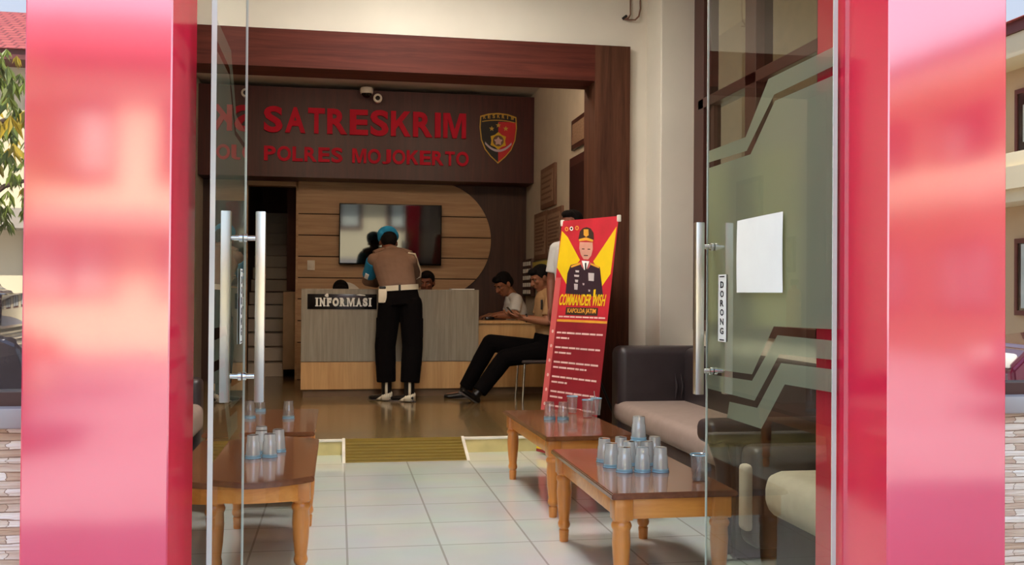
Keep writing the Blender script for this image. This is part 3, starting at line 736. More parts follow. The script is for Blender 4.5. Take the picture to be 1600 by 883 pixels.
board('notice_board', 9.46, 10.14, 1.46, 1.955, 'brown notice board nearest the banner on the right reception wall', 9)
pf = empty('picture_frame', (XIR, 8.8, 2.42)); tag(pf, 'dark framed picture hung above the dark side door', 'picture')
MB().box(XIR - .03, XIR - .001, 8.5, 9.06, 2.43, 2.71, bev=.004).build('frame', M['frame_brown'], pf)
MB().box(XIR - .034, XIR - .028, 8.55, 9.01, 2.475, 2.665).build('print', M['board_pale'], pf)
yc = MB().box(XIR - .05, XIR - .002, 9.80, 10.80, 1.16, 1.435, bev=.004).build('wall_card', M['chart']); tag(yc, 'plain yellow green card on the wall below the brown notice boards', 'card')
rk = empty('card_rack', (XIR, 11.1, 1.1)); tag(rk, 'narrow rack with rows of small white cards in the back right corner', 'rack')
MB().box(XIR - .05, XIR - .002, 10.86, 11.38, 1.06, 1.48, bev=.004).build('rack_back', M['dark_wood'], rk)
for r in range(5):
    for q in range(4):
        y = 10.91 + q * .122; z = 1.405 - r * .08
        MB().box(XIR - .056, XIR - .049, y, y + .075, z, z + .045).build('white_card', M['paper'], rk)
# left inner wall
for y, z0, z1, lb in ((9.3, 1.75, 2.25, 'dark framed picture high on the left reception wall'), (8.6, 1.3, 1.62, 'lower dark framed picture on the left reception wall')):
    b = empty('picture_frame', (XIL, y, z0)); tag(b, lb, 'picture')
    MB().box(XIL + .001, XIL + .03, y - .3, y + .3, z0, z1, bev=.004).build('frame', M['frame_brown'], b)
    MB().box(XIL + .028, XIL + .034, y - .25, y + .25, z0 + .05, z1 - .05).build('print', M['board_pale'], b)
fe = empty('fire_extinguisher', (XIL + .09, 8.2, .85)); tag(fe, 'small red cylinder hung on the left reception wall', 'extinguisher')
MB().lathe([(.0, 0), (.06, .005), (.065, .03), (.065, .30), (.05, .345), (.022, .36), (.022, .385)], 20, Matrix.Translation((XIL + .07, 8.2, .80)), cap=False).build('cylinder', M['red_bag'], fe)
MB().box(XIL + .03, XIL + .10, 8.185, 8.215, 1.18, 1.235, bev=.005).build('valve', M['black'], fe)
# cable loops at the top of the cream wall
cb = empty('loose_cable', (2.02, 6.88, 3.07)); tag(cb, 'short loose cable ends hanging high on the cream wall', 'cable')
MB().tube([(2.00, 6.885, 3.075), (2.015, 6.88, 3.088), (2.03, 6.885, 3.10)], .010, 8).build('cable_end', M['black'], cb)
MB().tube([(2.01, 6.885, 3.075), (2.05, 6.87, 3.068), (2.09, 6.87, 3.07), (2.12, 6.88, 3.10), (2.135, 6.89, 3.16), (2.13, 6.89, 3.3)], .006, 8).build('cable_loop', M['board_brown'], cb)
MB().tube([(2.01, 6.885, 3.078), (2.04, 6.875, 3.082), (2.058, 6.88, 3.11), (2.06, 6.89, 3.2), (2.06, 6.89, 3.3)], .006, 8).build('cable_loop', M['board_brown'], cb)

# lamps added out of view to brighten both rooms
for (x, y, z, L_, lb) in ((.45, 3.9, 3.42, .6, 'added unseen square ceiling light near the entrance'), (.45, 5.6, 3.42, .6, 'added unseen square ceiling light near the portal')):
    l = empty('added_lamp', (x, y, z)); tag(l, lb, 'added lamp', 'added lights of the front room')
    MB().box(x - L_ / 2 - .03, x + L_ / 2 + .03, y - L_ / 2 - .03, y + L_ / 2 + .03, z - .045, z - .001, bev=.004).build('housing', M['plate_white'], l)
    MB().box(x - L_ / 2, x + L_ / 2, y - L_ / 2, y + L_ / 2, z - .052, z - .044).build('diffuser', M['lamp'], l)

l = empty('added_lamp', (-.85, 12.4, 4.5)); tag(l, 'added small unseen lamp at the top of the stairwell', 'added lamp')  # unseen lamp added to brighten the stairs
MB().lathe([(.13, -.03), (.15, -.02), (.15, -.001)], 24, Matrix.Translation((-.85, 12.4, 4.5))).build('housing', M['plate_white'], l)
MB().lathe([(.05, -.06), (.12, -.045), (.125, -.0305)], 24, Matrix.Translation((-.85, 12.4, 4.5))).build('diffuser', M['added_warm'], l)
for (x, y, z, L_, lb) in ((-.35, 7.75, 3.36, .5, 'added unseen globe lamp hanging left behind the portal'), (1.2, 7.75, 3.36, .5, 'added unseen globe lamp hanging right behind the portal')):  # unseen globes added to brighten the reception room and its ceiling
    l = empty('added_lamp', (x, y, z)); tag(l, lb, 'added lamp', 'added lights of the reception room')
    MB().lathe([(.05, -.02), (.06, -.001)], 20, Matrix.Translation((x, y, z))).build('ceiling_rose', M['plate_white'], l)
    MB().tube([(x, y, z - .02), (x, y, z - .17)], .008, 8).build('stem', M['plate_white'], l)
    MB().ball((x, y, z - .27), .11, n=24).build('globe', M['added_warm'], l)

# ------------------------------------------------------------------ coffee tables
def leg_prof(h):
    return [(.019, 0), (.020, .01), (.022, .05), (.018, .055), (.025, .065), (.027, .075), (.025, .085), (.0225, .095), (.029, .15), (.033, .22), (.031, h - .115), (.034, h - .11), (.037, h - .10), (.034, h - .09), (.030, h - .085), (.036, h - .072), (.034, h - .062)]
def table(label, X0, X1, Y0, Y1, zt, bow=0.0, rz=0.0):
    cx_, cy_ = (X0 + X1) / 2, (Y0 + Y1) / 2; hw, hl = (X1 - X0) / 2, (Y1 - Y0) / 2
    r = empty('coffee_table', (cx_, cy_, 0)); tag(r, label, 'table')
    P0 = lambda x, y, z: V((cx_ + x, cy_ + y, z))
    def outline(e):
        pts = []; n_ = 12
        for k in range(n_ + 1):
            u = -1 + 2 * k / n_; pts.append((u * (hw + e), -(hl + e) - bow * (1 - u * u)))
        for k in range(n_ + 1):
            u = 1 - 2 * k / n_; pts.append((u * (hw + e), (hl + e) + bow * (1 - u * u)))
        return pts
    tp = MB()
    for e, z0, z1 in ((-.004, zt - .022, zt - .018), (0, zt - .018, zt - .006), (-.003, zt - .006, zt - .002), (-.007, zt - .002, zt)):
        tp.prism(outline(e), lambda u, v, z0=z0: P0(u, v, z0), (0, 0, z1 - z0))
    tp.build('table_top', M['table_top'], r)
    i = .035; s0, s1 = zt - .098, zt - .022
    n_ = 10
    for sg_ in (-1, 1):
        f = MB()
        if bow:
            for k in range(n_):
                u0 = -1 + 2 * k / n_; u1 = -1 + 2 * (k + 1) / n_
                y = lambda u: sg_ * (hl - i + bow * .8 * (1 - u * u))
                a, b = (u0 * (hw - i), y(u0)), (u1 * (hw - i), y(u1))
                lo = lambda u: s0 + .012 * (1 - u * u)
                f.prism([(a[0], lo(u0)), (b[0], lo(u1)), (b[0], s1), (a[0], s1)], lambda u, v, a=a, b=b: P0(u, a[1] + (b[1] - a[1]) * ((u - a[0]) / (b[0] - a[0])), v), (0, -sg_ * .022, 0))
        else:
            yy = sg_ * (hl - i); f.box(cx_ - hw + i, cx_ + hw - i, cy_ + min(yy, yy - sg_ * .022), cy_ + max(yy, yy - sg_ * .022), s0, s1, bev=.003)
        f.build('end_apron', M['table_frame'], r)
    for sg_ in (-1, 1):
        f = MB()
        xx = sg_ * (hw - i); f.box(cx_ + min(xx, xx - sg_ * .022), cx_ + max(xx, xx - sg_ * .022), cy_ - hl + i, cy_ + hl - i, s0, s1, bev=.003)
        f.build('side_apron', M['table_frame'], r)
    for sx in (-1, 1):
        for sy in (-1, 1):
            lx_, ly_ = cx_ + sx * (hw - .05), cy_ + sy * (hl - .05)
            g_ = MB().lathe(leg_prof(zt - .022), 20, Matrix.Translation((lx_, ly_, 0)))
            g_.box(lx_ - .034, lx_ + .034, ly_ - .034, ly_ + .034, zt - .10, zt - .0225, bev=.004)
            g_.build('leg', M['table_leg'], r)
    r.rotation_euler[2] = rz
    return r
table('orange teak coffee table with a cluster of clear cups nearest the right door', .945, 1.410, 3.35, 4.35, .40)
table('orange teak coffee table behind the cup cluster beside the banner', .985, 1.450, 4.72, 5.82, .40, rz=math.radians(1.4))
table('bow ended coffee table behind the left glass door', -.62, -.082, 3.83, 4.80, .40, bow=.12)
table('farther left coffee table carrying three spread upturned cups', -.65, -.108, 5.03, 6.02, .40)

# ------------------------------------------------------------------ plastic cups
def cup_mesh_root(name, flip, z, water=False, straw=False, clear=False):
    """thin tapered cup 92 mm tall; flip stands it on its rim"""
    r = empty(name, (0, 0, 0))
    T = (lambda p: (p[0], .092 - p[1])) if flip else (lambda p: p)
    wall_ = [T(q) for q in [(.0245, .004), (.0258, .010), (.0262, .030), (.0285, .034), (.0312, .080), (.0322, .088)]]
    b = MB().lathe(wall_, 28, cap=False)
    base = [T(q) for q in [(.0001, .005), (.020, .005), (.0245, .004)]]
    b.lathe(base, 28, cap=False); b.build('cup_wall', M['cup_less_lit' if clear else 'cup'], r)
    b = MB().lathe([T(q) for q in [(.0322, .088), (.0352, .0885), (.0358, .0905), (.0335, .092), (.0318, .0905), (.0318, .088)]], 28, cap=False)
    if flip: b.lathe([(.0322, .004), (.0338, .010), (.0334, .013)], 28, cap=False)
    b.build('lid_rim', M['rim'], r)
    if water: MB().lathe([(.0001, .0062), (.0235, .0062), (.0255, .030), (.0275, .036), (.0001, .036)], 24, cap=False).build('water', M['water'], r)
    if straw: MB().tube([(-.018, .006, .008), (.004, .002, .06), (.026, -.004, .125)], .0026, 8).build('straw', M['straw'], r)
    return r
protos = {}
def put_cup(kind, x, y, z, label, group, rz=0.0):
    if kind not in protos:
        o = protos[kind] = cup_mesh_root('plastic_cup', kind.startswith('down'), 0, kind == 'water', kind in ('water', 'straw'), kind in ('down_clear', 'up', 'straw', 'water'))
    else: o = copy_tree(protos[kind])
    o.location = (x, y, z); o.rotation_euler = (0, 0, rz); o.scale = (.97, .97, 1.1)
    tag(o, label, 'cup', group); return o
TT = .4005
near = [(1.110, 3.757, 'front left cup of the upturned cluster on the near right table'), (1.181, 3.749, 'middle front cup of the upturned cluster on the near right table'),
        (1.252, 3.740, 'front right cup of the upturned cluster on the near right table'), (1.088, 3.868, 'second cup back along the left edge of the near right cluster'),
        (1.172, 3.902, 'upturned cup just behind the middle front cup of the near right cluster'), (1.244, 3.893, 'upturned cup just behind the front right cup of the near right cluster'),
        (1.094, 3.997, 'third cup back along the left edge of the near right cluster'), (1.174, 4.026, 'rearmost upturned cup in the middle of the near right cluster'),
        (1.246, 4.040, 'rear cup of the near right cluster half hidden under the raised cup'), (1.318, 4.016, 'rear right cup of the near right cluster')]
G = 'upturned clear cups clustered on the near right table'
for x, y, lb in near: put_cup('down', x, y, TT, lb, G, random.uniform(0, 6))
put_cup('down', 1.211, 3.897, TT + .1018, 'single upturned cup standing on top of the cluster', G)
put_cup('water', 1.333, 3.535, TT, 'upright cup with a little water and a straw by the right door edge', 'upright cups with straws', -.3)
put_cup('down_clear', 1.158, 5.375, TT, 'left cup of the upturned pair in front of the banner', 'cups on the far right table')
put_cup('down_clear', 1.230, 5.355, TT, 'right cup of the upturned pair in front of the banner', 'cups on the far right table')
put_cup('up', 1.345, 5.62, TT, 'upright empty cup in front of the banner bottom', 'cups on the far right table')
put_cup('up', 1.385, 5.42, TT, 'upright cup nearest the viewer beside the straw cup on the far right table', 'cups on the far right table')
put_cup('straw', 1.455, 5.50, TT, 'upright cup with a straw beside the sofa on the far right table', 'cups on the far right table', 1.9)
G = 'upturned clear cups on the near left table'
for x, y, lb in ((-.345, 4.273, 'front left cup of the cluster behind the left glass door'), (-.278, 4.296, 'front right cup of the cluster behind the left glass door'),
                 (-.320, 4.400, 'cup wedged behind the front pair on the near left table'), (-.250, 4.430, 'cup at the right of the near left cluster set back'), (-.330, 4.540, 'rearmost cup of the near left cluster')):
    put_cup('down', x, y, TT, lb, G, random.uniform(0, 6))
G = 'upturned cups spread on the far left table'
for x, y, lb in ((-.470, 5.60, 'leftmost of three cups on the far left table'), (-.440, 5.93, 'farthest of three cups on the far left table'), (-.262, 5.57, 'cup standing alone toward the right edge of the far left table')):
    put_cup('down_clear', x, y, TT, lb, G, random.uniform(0, 6))

# ------------------------------------------------------------------ sofas
def cushion(mb, x0, x1, y0, y1, z0, z1, bev=.05, mi=0): mb.box(x0, x1, y0, y1, z0, z1, bev=bev, seg=5, mi=mi); return mb
def puff(o, amt=.02):
    return o
sf = empty('corner_sofa', (2.0, 5.3, 0)); tag(sf, 'black leather corner sofa with taupe seat along the right windows', 'sofa')
cushion(MB(), 1.775, 2.43, 4.02, 6.30, .26, .405, .055).build('seat', M['seat'], sf)
b = MB(); cushion(b, 1.785, 2.44, 6.16, 6.38, .12, .755, .05)
for x, w_ in ((2.16, .012), (2.20, .008)): b.tube([(x, 6.158, .42), (x + .008, 6.152, .50), (x - .004, 6.156, .58)], [w_ * .5, w_, w_ * .3], 8)
b.build('end_backrest', M['leather'], sf)
cushion(MB(), 2.22, 2.44, 4.02, 6.2, .12, .75, .05).build('side_backrest', M['leather'], sf)
MB().box(1.80, 2.42, 4.05, 6.3, .002, .27, bev=.01).build('base', M['leather'], sf)
ar = MB(); cushion(ar, 1.50, 2.40, 3.86, 4.03, .475, .575, .035); ar.box(1.62, 2.38, 3.88, 4.01, .002, .49, bev=.02); ar.build('armrest', M['leather'], sf)
MB().tube([(1.585, 3.90, .03), (1.585, 3.90, .25), (1.575, 3.90, .40), (1.55, 3.90, .49)], [.03, .03, .034, .04], 12).build('arm_front', M['leather'], sf)
s2 = empty('armchair', (2.0, 3.1, 0)); tag(s2, 'pale beige seated sofa just inside the right glass door', 'sofa')
cushion(MB(), 1.615, 2.42, 2.62, 3.63, .245, .425, .07).build('seat', M['seat_pale'], s2)
cushion(MB(), 2.22, 2.44, 2.6, 3.70, .12, .78, .05).build('backrest', M['leather'], s2)
MB().box(1.68, 2.42, 2.64, 3.62, .002, .25, bev=.01).build('base', M['leather'], s2)
ar = MB(); cushion(ar, 1.60, 2.40, 3.64, 3.80, .10, .50, .04); ar.build('armrest', M['leather'], s2)
cushion(MB(), 1.570, 1.615, 3.665, 3.735, .17, .43, .018).build('arm_inset', M['seat_pale'], s2)
s3 = empty('wall_sofa', (-1.3, 4.9, 0)); tag(s3, 'taupe and black sofa along the left wall behind the left door', 'sofa')
cushion(MB(), -1.62, -.80, 3.3, 6.3, .24, .41, .05).build('seat', M['seat'], s3)
cushion(MB(), -1.69, -1.48, 3.3, 6.3, .12, .76, .05).build('backrest', M['leather'], s3)
MB().box(-1.66, -.86, 3.34, 6.26, .002, .25, bev=.01).build('base', M['leather'], s3)
cushion(MB(), -1.68, -.82, 6.28, 6.46, .1, .56, .04).build('armrest', M['leather'], s3)

# ------------------------------------------------------------------ X-banner
ba, bt = 1.137, .132
bw = V((math.cos(ba), -math.sin(ba), 0)); bu = V((math.sin(ba) * math.sin(bt), math.cos(ba) * math.sin(bt), math.cos(bt)))
bn = bw.cross(bu).normalized()            # towards the viewer
if bn.y > 0: bn = -bn
B0 = V((1.471, 6.397, .015)) - bw * .3
BP = lambda s_, t_, d=0.0: B0 + bw * s_ + bu * t_ + bn * d
bnr = empty('standing_banner', tuple(V((1.471, 6.397, 0)))); tag(bnr, 'leaning red and yellow banner with a printed uniformed officer by the sofa', 'banner')
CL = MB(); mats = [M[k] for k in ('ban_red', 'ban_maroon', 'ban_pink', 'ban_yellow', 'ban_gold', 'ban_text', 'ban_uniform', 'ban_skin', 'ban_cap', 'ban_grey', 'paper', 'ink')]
def flat(poly, mi, d): CL.prism(poly, lambda u, v: BP(u, v, d), bn * .0003, mi)
CL.prism([(0, 0), (.6, 0), (.6, 1.6), (0, 1.6)], lambda u, v: BP(u, v, 0), bn * -.0012, 0)
def sq(x, y):   # banner coordinates from its own printed layout measured along its edges
    xl = 878 - (y - 345) * 31 / 290.; xr_ = 967 - (y - 338) * 32 / 294.
    return ((x - xl) / (xr_ - xl) * .6, 1.6 * (1 - (y - 341 - 4 * (1 - 2 * (x - xl) / (xr_ - xl))) / 366.))
flat([(0, .0), (.6, .0), (.6, .90), (0, .90)], 1, .0004)
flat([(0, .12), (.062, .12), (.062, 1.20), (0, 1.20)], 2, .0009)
flat([sq(878, 361), sq(888, 371), sq(908, 406), sq(899, 418), sq(886, 445), sq(870.5, 420)], 3, .0012)
flat([sq(964, 353), sq(955, 424), sq(942, 444), sq(936, 420), sq(929, 407)], 3, .0012)
# printed officer
flat([sq(885, 460), sq(888, 428), sq(893, 415), sq(908, 410), sq(917, 406), sq(926, 409), sq(939, 415), sq(942, 440), sq(944, 460)], 6, .0016)
flat([sq(894, 416), sq(908, 410), sq(909, 413), sq(894, 419)], 4, .002); flat([sq(925, 409.5), sq(938, 414), sq(938, 417), sq(925, 412.5)], 4, .002)
flat([sq(908, 410), sq(911, 408), sq(914, 420), sq(911, 416)], 2, .002); flat([sq(926, 409), sq(923, 408), sq(920, 420), sq(923, 416)], 2, .002)
flat([sq(911, 407), sq(923, 407), sq(918, 421), sq(915, 421)], 10, .0019); flat([sq(916, 410), sq(918.5, 410), sq(918.5, 421), sq(916, 421)], 11, .0022)
flat([sq(907.5, 378), sq(928, 378), sq(928.5, 388), sq(926, 398), sq(921, 404.5), sq(914, 404.5), sq(909.5, 398), sq(907, 388)], 7, .002)
flat([sq(905.5, 374), sq(908, 361), sq(913, 356), sq(919, 354.5), sq(925, 356.5), sq(929.5, 363), sq(930, 374)], 8, .0026)
flat([sq(906.5, 373.5), sq(918, 370.5), sq(929, 373.8), sq(928.5, 377.2), sq(918, 375.2), sq(907, 377)], 4, .003)
flat([sq(914, 358), sq(921.5, 358), sq(922, 367), sq(918, 370), sq(914, 367)], 4, .003)
for x, y in ((913.5, 388), (922.5, 388)): flat([sq(x - 2, y), sq(x + 2, y), sq(x + 2, y + 1.4), sq(x - 2, y + 1.4)], 8, .003)
flat([sq(914.5, 398), sq(921, 398), sq(921, 399.4), sq(914.5, 399.4)], 8, .003)
for (x, y, w_, h_) in ((904, 424, 6, 3), (903, 431, 8, 3), (903, 439, 5, 4), (902, 448, 6, 9), (926, 431, 9, 12), (914, 443, 3, 3), (923, 452, 3, 3)):
    flat([sq(x - w_ / 2, y - h_ / 2), sq(x + w_ / 2, y - h_ / 2), sq(x + w_ / 2 - .5, y + h_ / 2), sq(x - w_ / 2 + .5, y + h_ / 2)], 9, .0022)
flat([sq(930, 450), sq(933, 449), sq(932, 461), sq(929, 461)], 3, .0024)
for x, mi in ((886, 4), (894, 10), (903, 4)):
    x0, y0 = x, 358 - (x - 886) * .12
    flat([sq(x0 + 3.0 * math.cos(a * PI / 4), y0 + 3.6 * math.sin(a * PI / 4)) for a in range(8)], mi, .0016)
    flat([sq(x0 + 1.6 * math.cos(a * PI / 4), y0 + 2.0 * math.sin(a * PI / 4)) for a in range(8)], 0 if mi == 4 else 11, .002)
flat([(.07, .896), (.6, .896), (.6, .912), (.07, .912)], 4, .0014)
cl = None
for s_, a, b, w_, h_, mi, sh_, dd in (('COMMANDER WISH', .075, 1.008, .49, .078, 3, .25, .003), ('KAPOLDA JATIM', .175, .950, .30, .040, 4, 0, .0016)):
    b_ = text_bm(s_, BP(a, b, dd), bw, bu, w_, h_, .0004, bold=.022, shear=sh_)
    CL.join(b_, None, mi)
flat([(.155, .944), (.495, .944), (.495, .996), (.155, .996)], 8, .0012)
# small print: only its texture of broken lines is legible
rnd = random.Random(3)
def lines(a0, a1, b, h_=.012, mi=5):
    x = a0
    while x < a1 - .01:
        L_ = min(rnd.uniform(.035, .085), a1 - x); flat([(x, b), (x + L_, b), (x + L_, b + h_), (x, b + h_)], mi, .0016); x += L_ + .008
lines(.085, .575, .926, .010)
for (b, n_, l2) in ((.815, 2, .14), (.715, 2, .18), (.615, 2, .36), (.515, 2, .17), (.415, 2, .14), (.318, 1, 0), (.235, 3, .40), (.118, 2, .36)):
    flat([(.036 + .012 * math.cos(k * PI / 4), b + .012 + .012 * math.sin(k * PI / 4)) for k in range(8)], 5, .0016)
    for k in range(n_): lines(.085, .57 if k < n_ - 1 or n_ == 1 else .085 + l2, b - .036 * k)
flat([(0, .02), (.2, .02), (.2, .075), (0, .075)], 3, .0012); flat([(.2, .02), (.6, .02), (.6, .05), (.2, .05)], 3, .0012)
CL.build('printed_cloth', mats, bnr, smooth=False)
ctr = BP(.3, .80, -.05)
for (s_, t_) in ((.02, 1.58), (.58, 1.58), (.02, .02), (.58, .02)):
    MB().tube([ctr, BP(s_, t_, -.006)], .006, 8).build('stand_arm', M['black'], bnr)
ft = V((ctr.x - bn.x * .42, ctr.y - bn.y * .42, .012))
MB().tube([ctr, ft], .009, 8).build('stand_leg', M['black'], bnr)
for (s_, t_) in ((0, 1.6), (.6, 1.6)): MB().box(-.012, .012, -.012, .012, -.022, .022, bev=.004, M=Matrix.Translation(BP(s_, t_ - .015, -.004))).build('corner_clip', M['plate_white'], bnr)

# ------------------------------------------------------------------ people
def fuse(shapes, voxel=.006, smooth=4, fac=.5):
    """one continuous surface over overlapping rounded shapes"""
    b = bmesh.new()
    for sh in shapes:
        k = sh[0]; t = bmesh.new()
        if k == 'ell':
            _, c, r, Mx = sh
            bmesh.ops.create_uvsphere(t, u_segments=20, v_segments=12, radius=1)
            bmesh.ops.transform(t, matrix=Matrix.Translation(c) @ (Mx.to_4x4() if Mx is not None else Matrix()) @ Matrix.Diagonal((r[0], r[1], r[2], 1)), verts=t.verts[:])
        elif k in ('cap', 'flat'):
            _, p0, p1, r0, r1 = sh; p0, p1 = V(p0), V(p1); d = (p1 - p0); L_ = d.length; d.normalize()
            a = d.orthogonal().normalized(); c_ = d.cross(a); n = 14; prof = []
            if k == 'cap':
                for q in range(5): th = -PI / 2 + PI / 2 * q / 4.; prof.append((max(1e-4, r0 * math.cos(th)), r0 * math.sin(th)))
                for q in range(5): th = PI / 2 * q / 4.; prof.append((max(1e-4, r1 * math.cos(th)), L_ + r1 * math.sin(th)))
            else: prof = [(1e-4, 0), (r0, 0), (r1, L_), (1e-4, L_)]
            rings = [[t.verts.new(p0 + d * z + (a * math.cos(2 * PI * q / n) + c_ * math.sin(2 * PI * q / n)) * r) for q in range(n)] for r, z in prof]
            for A, B_ in zip(rings, rings[1:]):
                for q in range(n): t.faces.new((A[q], A[(q + 1) % n], B_[(q + 1) % n], B_[q]))
            t.faces.new(list(reversed(rings[0]))); t.faces.new(rings[-1])
        elif k == 'loft':
            _, secs = sh; n = 22; rings = []
            for i, (p, side, ra, rb) in enumerate(secs):
                p = V(p); d = (V(secs[min(i + 1, len(secs) - 1)][0]) - V(secs[max(i - 1, 0)][0])).normalized()
                a = V(side); a = (a - d * a.dot(d)).normalized(); c_ = d.cross(a)
                rings.append([t.verts.new(p + a * ra * math.cos(2 * PI * q / n) + c_ * rb * math.sin(2 * PI * q / n)) for q in range(n)])
            for A, B_ in zip(rings, rings[1:]):
                for q in range(n): t.faces.new((A[q], A[(q + 1) % n], B_[(q + 1) % n], B_[q]))
            t.faces.new(list(reversed(rings[0]))); t.faces.new(rings[-1])
        bmesh.ops.recalc_face_normals(t, faces=t.faces[:])
        mp = {v: b.verts.new(v.co) for v in t.verts}
        for f in t.faces: b.faces.new([mp[v] for v in f.verts])
        t.free()
    me = bpy.data.meshes.new('body'); b.to_mesh(me); b.free()
    ob = bpy.data.objects.new('body', me); COL.objects.link(ob)
    r = ob.modifiers.new('r', 'REMESH'); r.mode = 'VOXEL'; r.voxel_size = voxel
    s_ = ob.modifiers.new('s', 'SMOOTH'); s_.iterations = smooth; s_.factor = fac
    out = evaluated(ob); bpy.data.objects.remove(ob); bpy.data.meshes.remove(me)
    for p in out.polygons: p.use_smooth = True
    return out

def place(me, name, mats, parent, paint=None):
    o_ = V(OFF[parent.name])
    if paint:
        for p in me.polygons: p.material_index = paint(p.center)
    for v in me.vertices: v.co -= o_
    return link(name, me, mats, parent)

def frame_of(f, up):
    f = V(f).normalized(); r = f.cross(V(up)).normalized(); u = r.cross(f)
    return f, r, u            # facing, its own right hand side, top of head

def person(label, J, skin, shirt, sleeve=.55, trouser=None, hair=None, legs=True, shoes=True, hand_curl=.5, shirt_len=0.0, girth=1.0, voxel=.006, hair_len=0):
    root = empty('person', (J['pelvis'][0], J['pelvis'][1], J.get('base', ZB))); tag(root, label, 'person')
    j = {k: V(v) if isinstance(v, (tuple, list)) else v for k, v in J.items()}
    f, r, u = frame_of(j['face'], j.get('headup', (0, 0, 1)))
    H = Matrix((r, f, u)).transposed()     # local x right, y forward, z up
    hc = j['head']; h = lambda x, y, z: hc + H @ V((x, y, z))
    head = [('ell', h(0, -.012, .028), (.076, .094, .088), H), ('ell', h(0, .022, -.03), (.062, .068, .082), H), ('ell', h(0, .055, -.088), (.034, .028, .024), H),
            ('cap', h(0, .086, .012), h(0, .108, -.022), .009, .015), ('ell', h(-.012, .095, -.024), (.008, .010, .007), H), ('ell', h(.012, .095, -.024), (.008, .010, .007), H),
            ('cap', h(-.04, .074, .026), h(.04, .074, .026), .012, .012), ('cap', h(-.018, .086, -.052), h(.018, .086, -.052), .007, .007), ('cap', h(-.014, .084, -.062), h(.014, .084, -.062), .008, .008),
            ('ell', h(-.042, .068, -.014), (.020, .016, .016), H), ('ell', h(.042, .068, -.014), (.020, .016, .016), H),
            ('ell', h(-.078, -.008, -.005), (.010, .020, .032), H), ('ell', h(.078, -.008, -.005), (.010, .020, .032), H)]
    side_s = (j['shR'] - j['shL']).normalized(); side_h = (j['hipR'] - j['hipL']).normalized()
    g = girth
    def torso(k, dz=0.0):
        w_ = lambda p, s_, a, b_: (p, s_, a * g + k, b_ * g + k)
        return ('loft', [w_(j['pelvis'] + (j['pelvis'] - j['waist']).normalized() * .06, side_h, .150, .105), w_(j['pelvis'], side_h, .165, .118), w_(j['waist'], side_h, .150, .105),
                         w_(j['chest'] * .5 + j['waist'] * .5, side_s, .160, .108), w_(j['chest'], side_s, .172, .110), w_(j['chest'] * .4 + j['neck'] * .6, side_s, .158, .090), w_(j['neck'] * .85 + j['chest'] * .15, side_s, .105, .068), w_(j['neck'], side_s, .062, .058)])
    B = list(head); B += [('cap', j['neck'] - (hc - j['neck']) * .2, h(0, -.012, -.05), .058, .052), torso(-.012)]
    wb = j['waist'] * .72 + j['pelvis'] * .28; full = torso(.006)[1]
    SH = [('loft', [(wb + (j['pelvis'] - j['waist']).normalized() * .02, side_h, .145 * g, .100 * g)] + full[2:])]
    for sd in 'LR':
        s_, e, w_ = j['sh' + sd], j['el' + sd], j['wr' + sd]
        B += [('cap', s_, e, .050, .040), ('cap', e, e * .6 + w_ * .4, .041, .038), ('cap', e * .6 + w_ * .4, w_, .038, .026)]
        SH += [('cap', j['neck'] * .55 + j['chest'] * .1 + s_ * .35, s_, .058, .060)]
        if sleeve <= 1: SH += [('flat', s_ - (e - s_) * .05, s_ + (e - s_) * sleeve, .062, .060), ('cap', s_, s_ + (e - s_) * .2, .062, .06)]
        else: SH += [('cap', s_, e, .062, .052), ('flat', e - (w_ - e) * .02, e + (w_ - e) * (sleeve - 1), .051, .042), ('cap', e, e + (w_ - e) * .3, .051, .047)]
        hd = V(j['hand' + sd]).normalized(); pn_ = V(j.get('palm' + sd, (0, 0, -1))); pn_ = (pn_ - hd * pn_.dot(hd)).normalized(); ax = hd.cross(pn_).normalized()
        if sd == 'R': ax = -ax                # ax points to the thumb side
        ax = ax * j.get('thumb' + sd, 1)
        pc = w_ + hd * .048
        PM = Matrix((ax, hd, pn_)).transposed()
        B.append(('ell', pc, (.041, .052, .016), PM)); B.append(('cap', w_, pc, .024, .026))
        for q, (off, L1, rr) in enumerate(((.030, .042, .0088), (.010, .047, .0092), (-.010, .043, .0088), (-.030, .033, .0080))):
            a = pc + hd * .044 + ax * off; c1 = hand_curl * .8; c2 = hand_curl * 1.9
            b_ = a + (hd * math.cos(c1) + pn_ * math.sin(c1)) * L1; c_ = b_ + (hd * math.cos(c2) + pn_ * math.sin(c2)) * L1 * .75
            B += [('cap', a - hd * .02, b_, rr + .0008, rr), ('cap', b_, c_, rr, rr - .001)]
        a = pc - hd * .018 + ax * .034; b_ = a + (ax * .7 + hd * .65 + pn_ * .25).normalized() * .040; c_ = b_ + (hd * .9 + ax * .15 + pn_ * .4).normalized() * .032
        B += [('cap', a - ax * .012, b_, .0125, .0105), ('cap', b_, c_, .0105, .0088)]
    T = [('loft', [(j['waist'] * .86 + j['pelvis'] * .14, side_h, .150 * g + .010, .106 * g + .010), (j['pelvis'], side_h, .172 * g, .124 * g), (j['pelvis'] + (j['pelvis'] - j['waist']).normalized() * .07, side_h, .165 * g, .118 * g)])]
    for sd in 'LR':
        if not legs: break
        hp, kn, an = j['hip' + sd], j['kn' + sd], j['an' + sd]
        B += [('cap', hp, kn, .078, .052), ('cap', kn, kn * .65 + an * .35, .052, .052), ('cap', kn * .65 + an * .35, an, .050, .034)]
        kr = j.get('knee_r', .082)
        T += [('cap', hp, kn, .102 * g, kr), ('cap', kn, kn * .6 + an * .4, kr, kr - .002), ('flat', kn * .7 + an * .3, an + (kn - an) * j.get('hem', .02), kr - .002, j.get('hem_r', .068))]
        td = V(j['toe' + sd]).normalized()
        sole = an + (an - kn).normalized() * .055
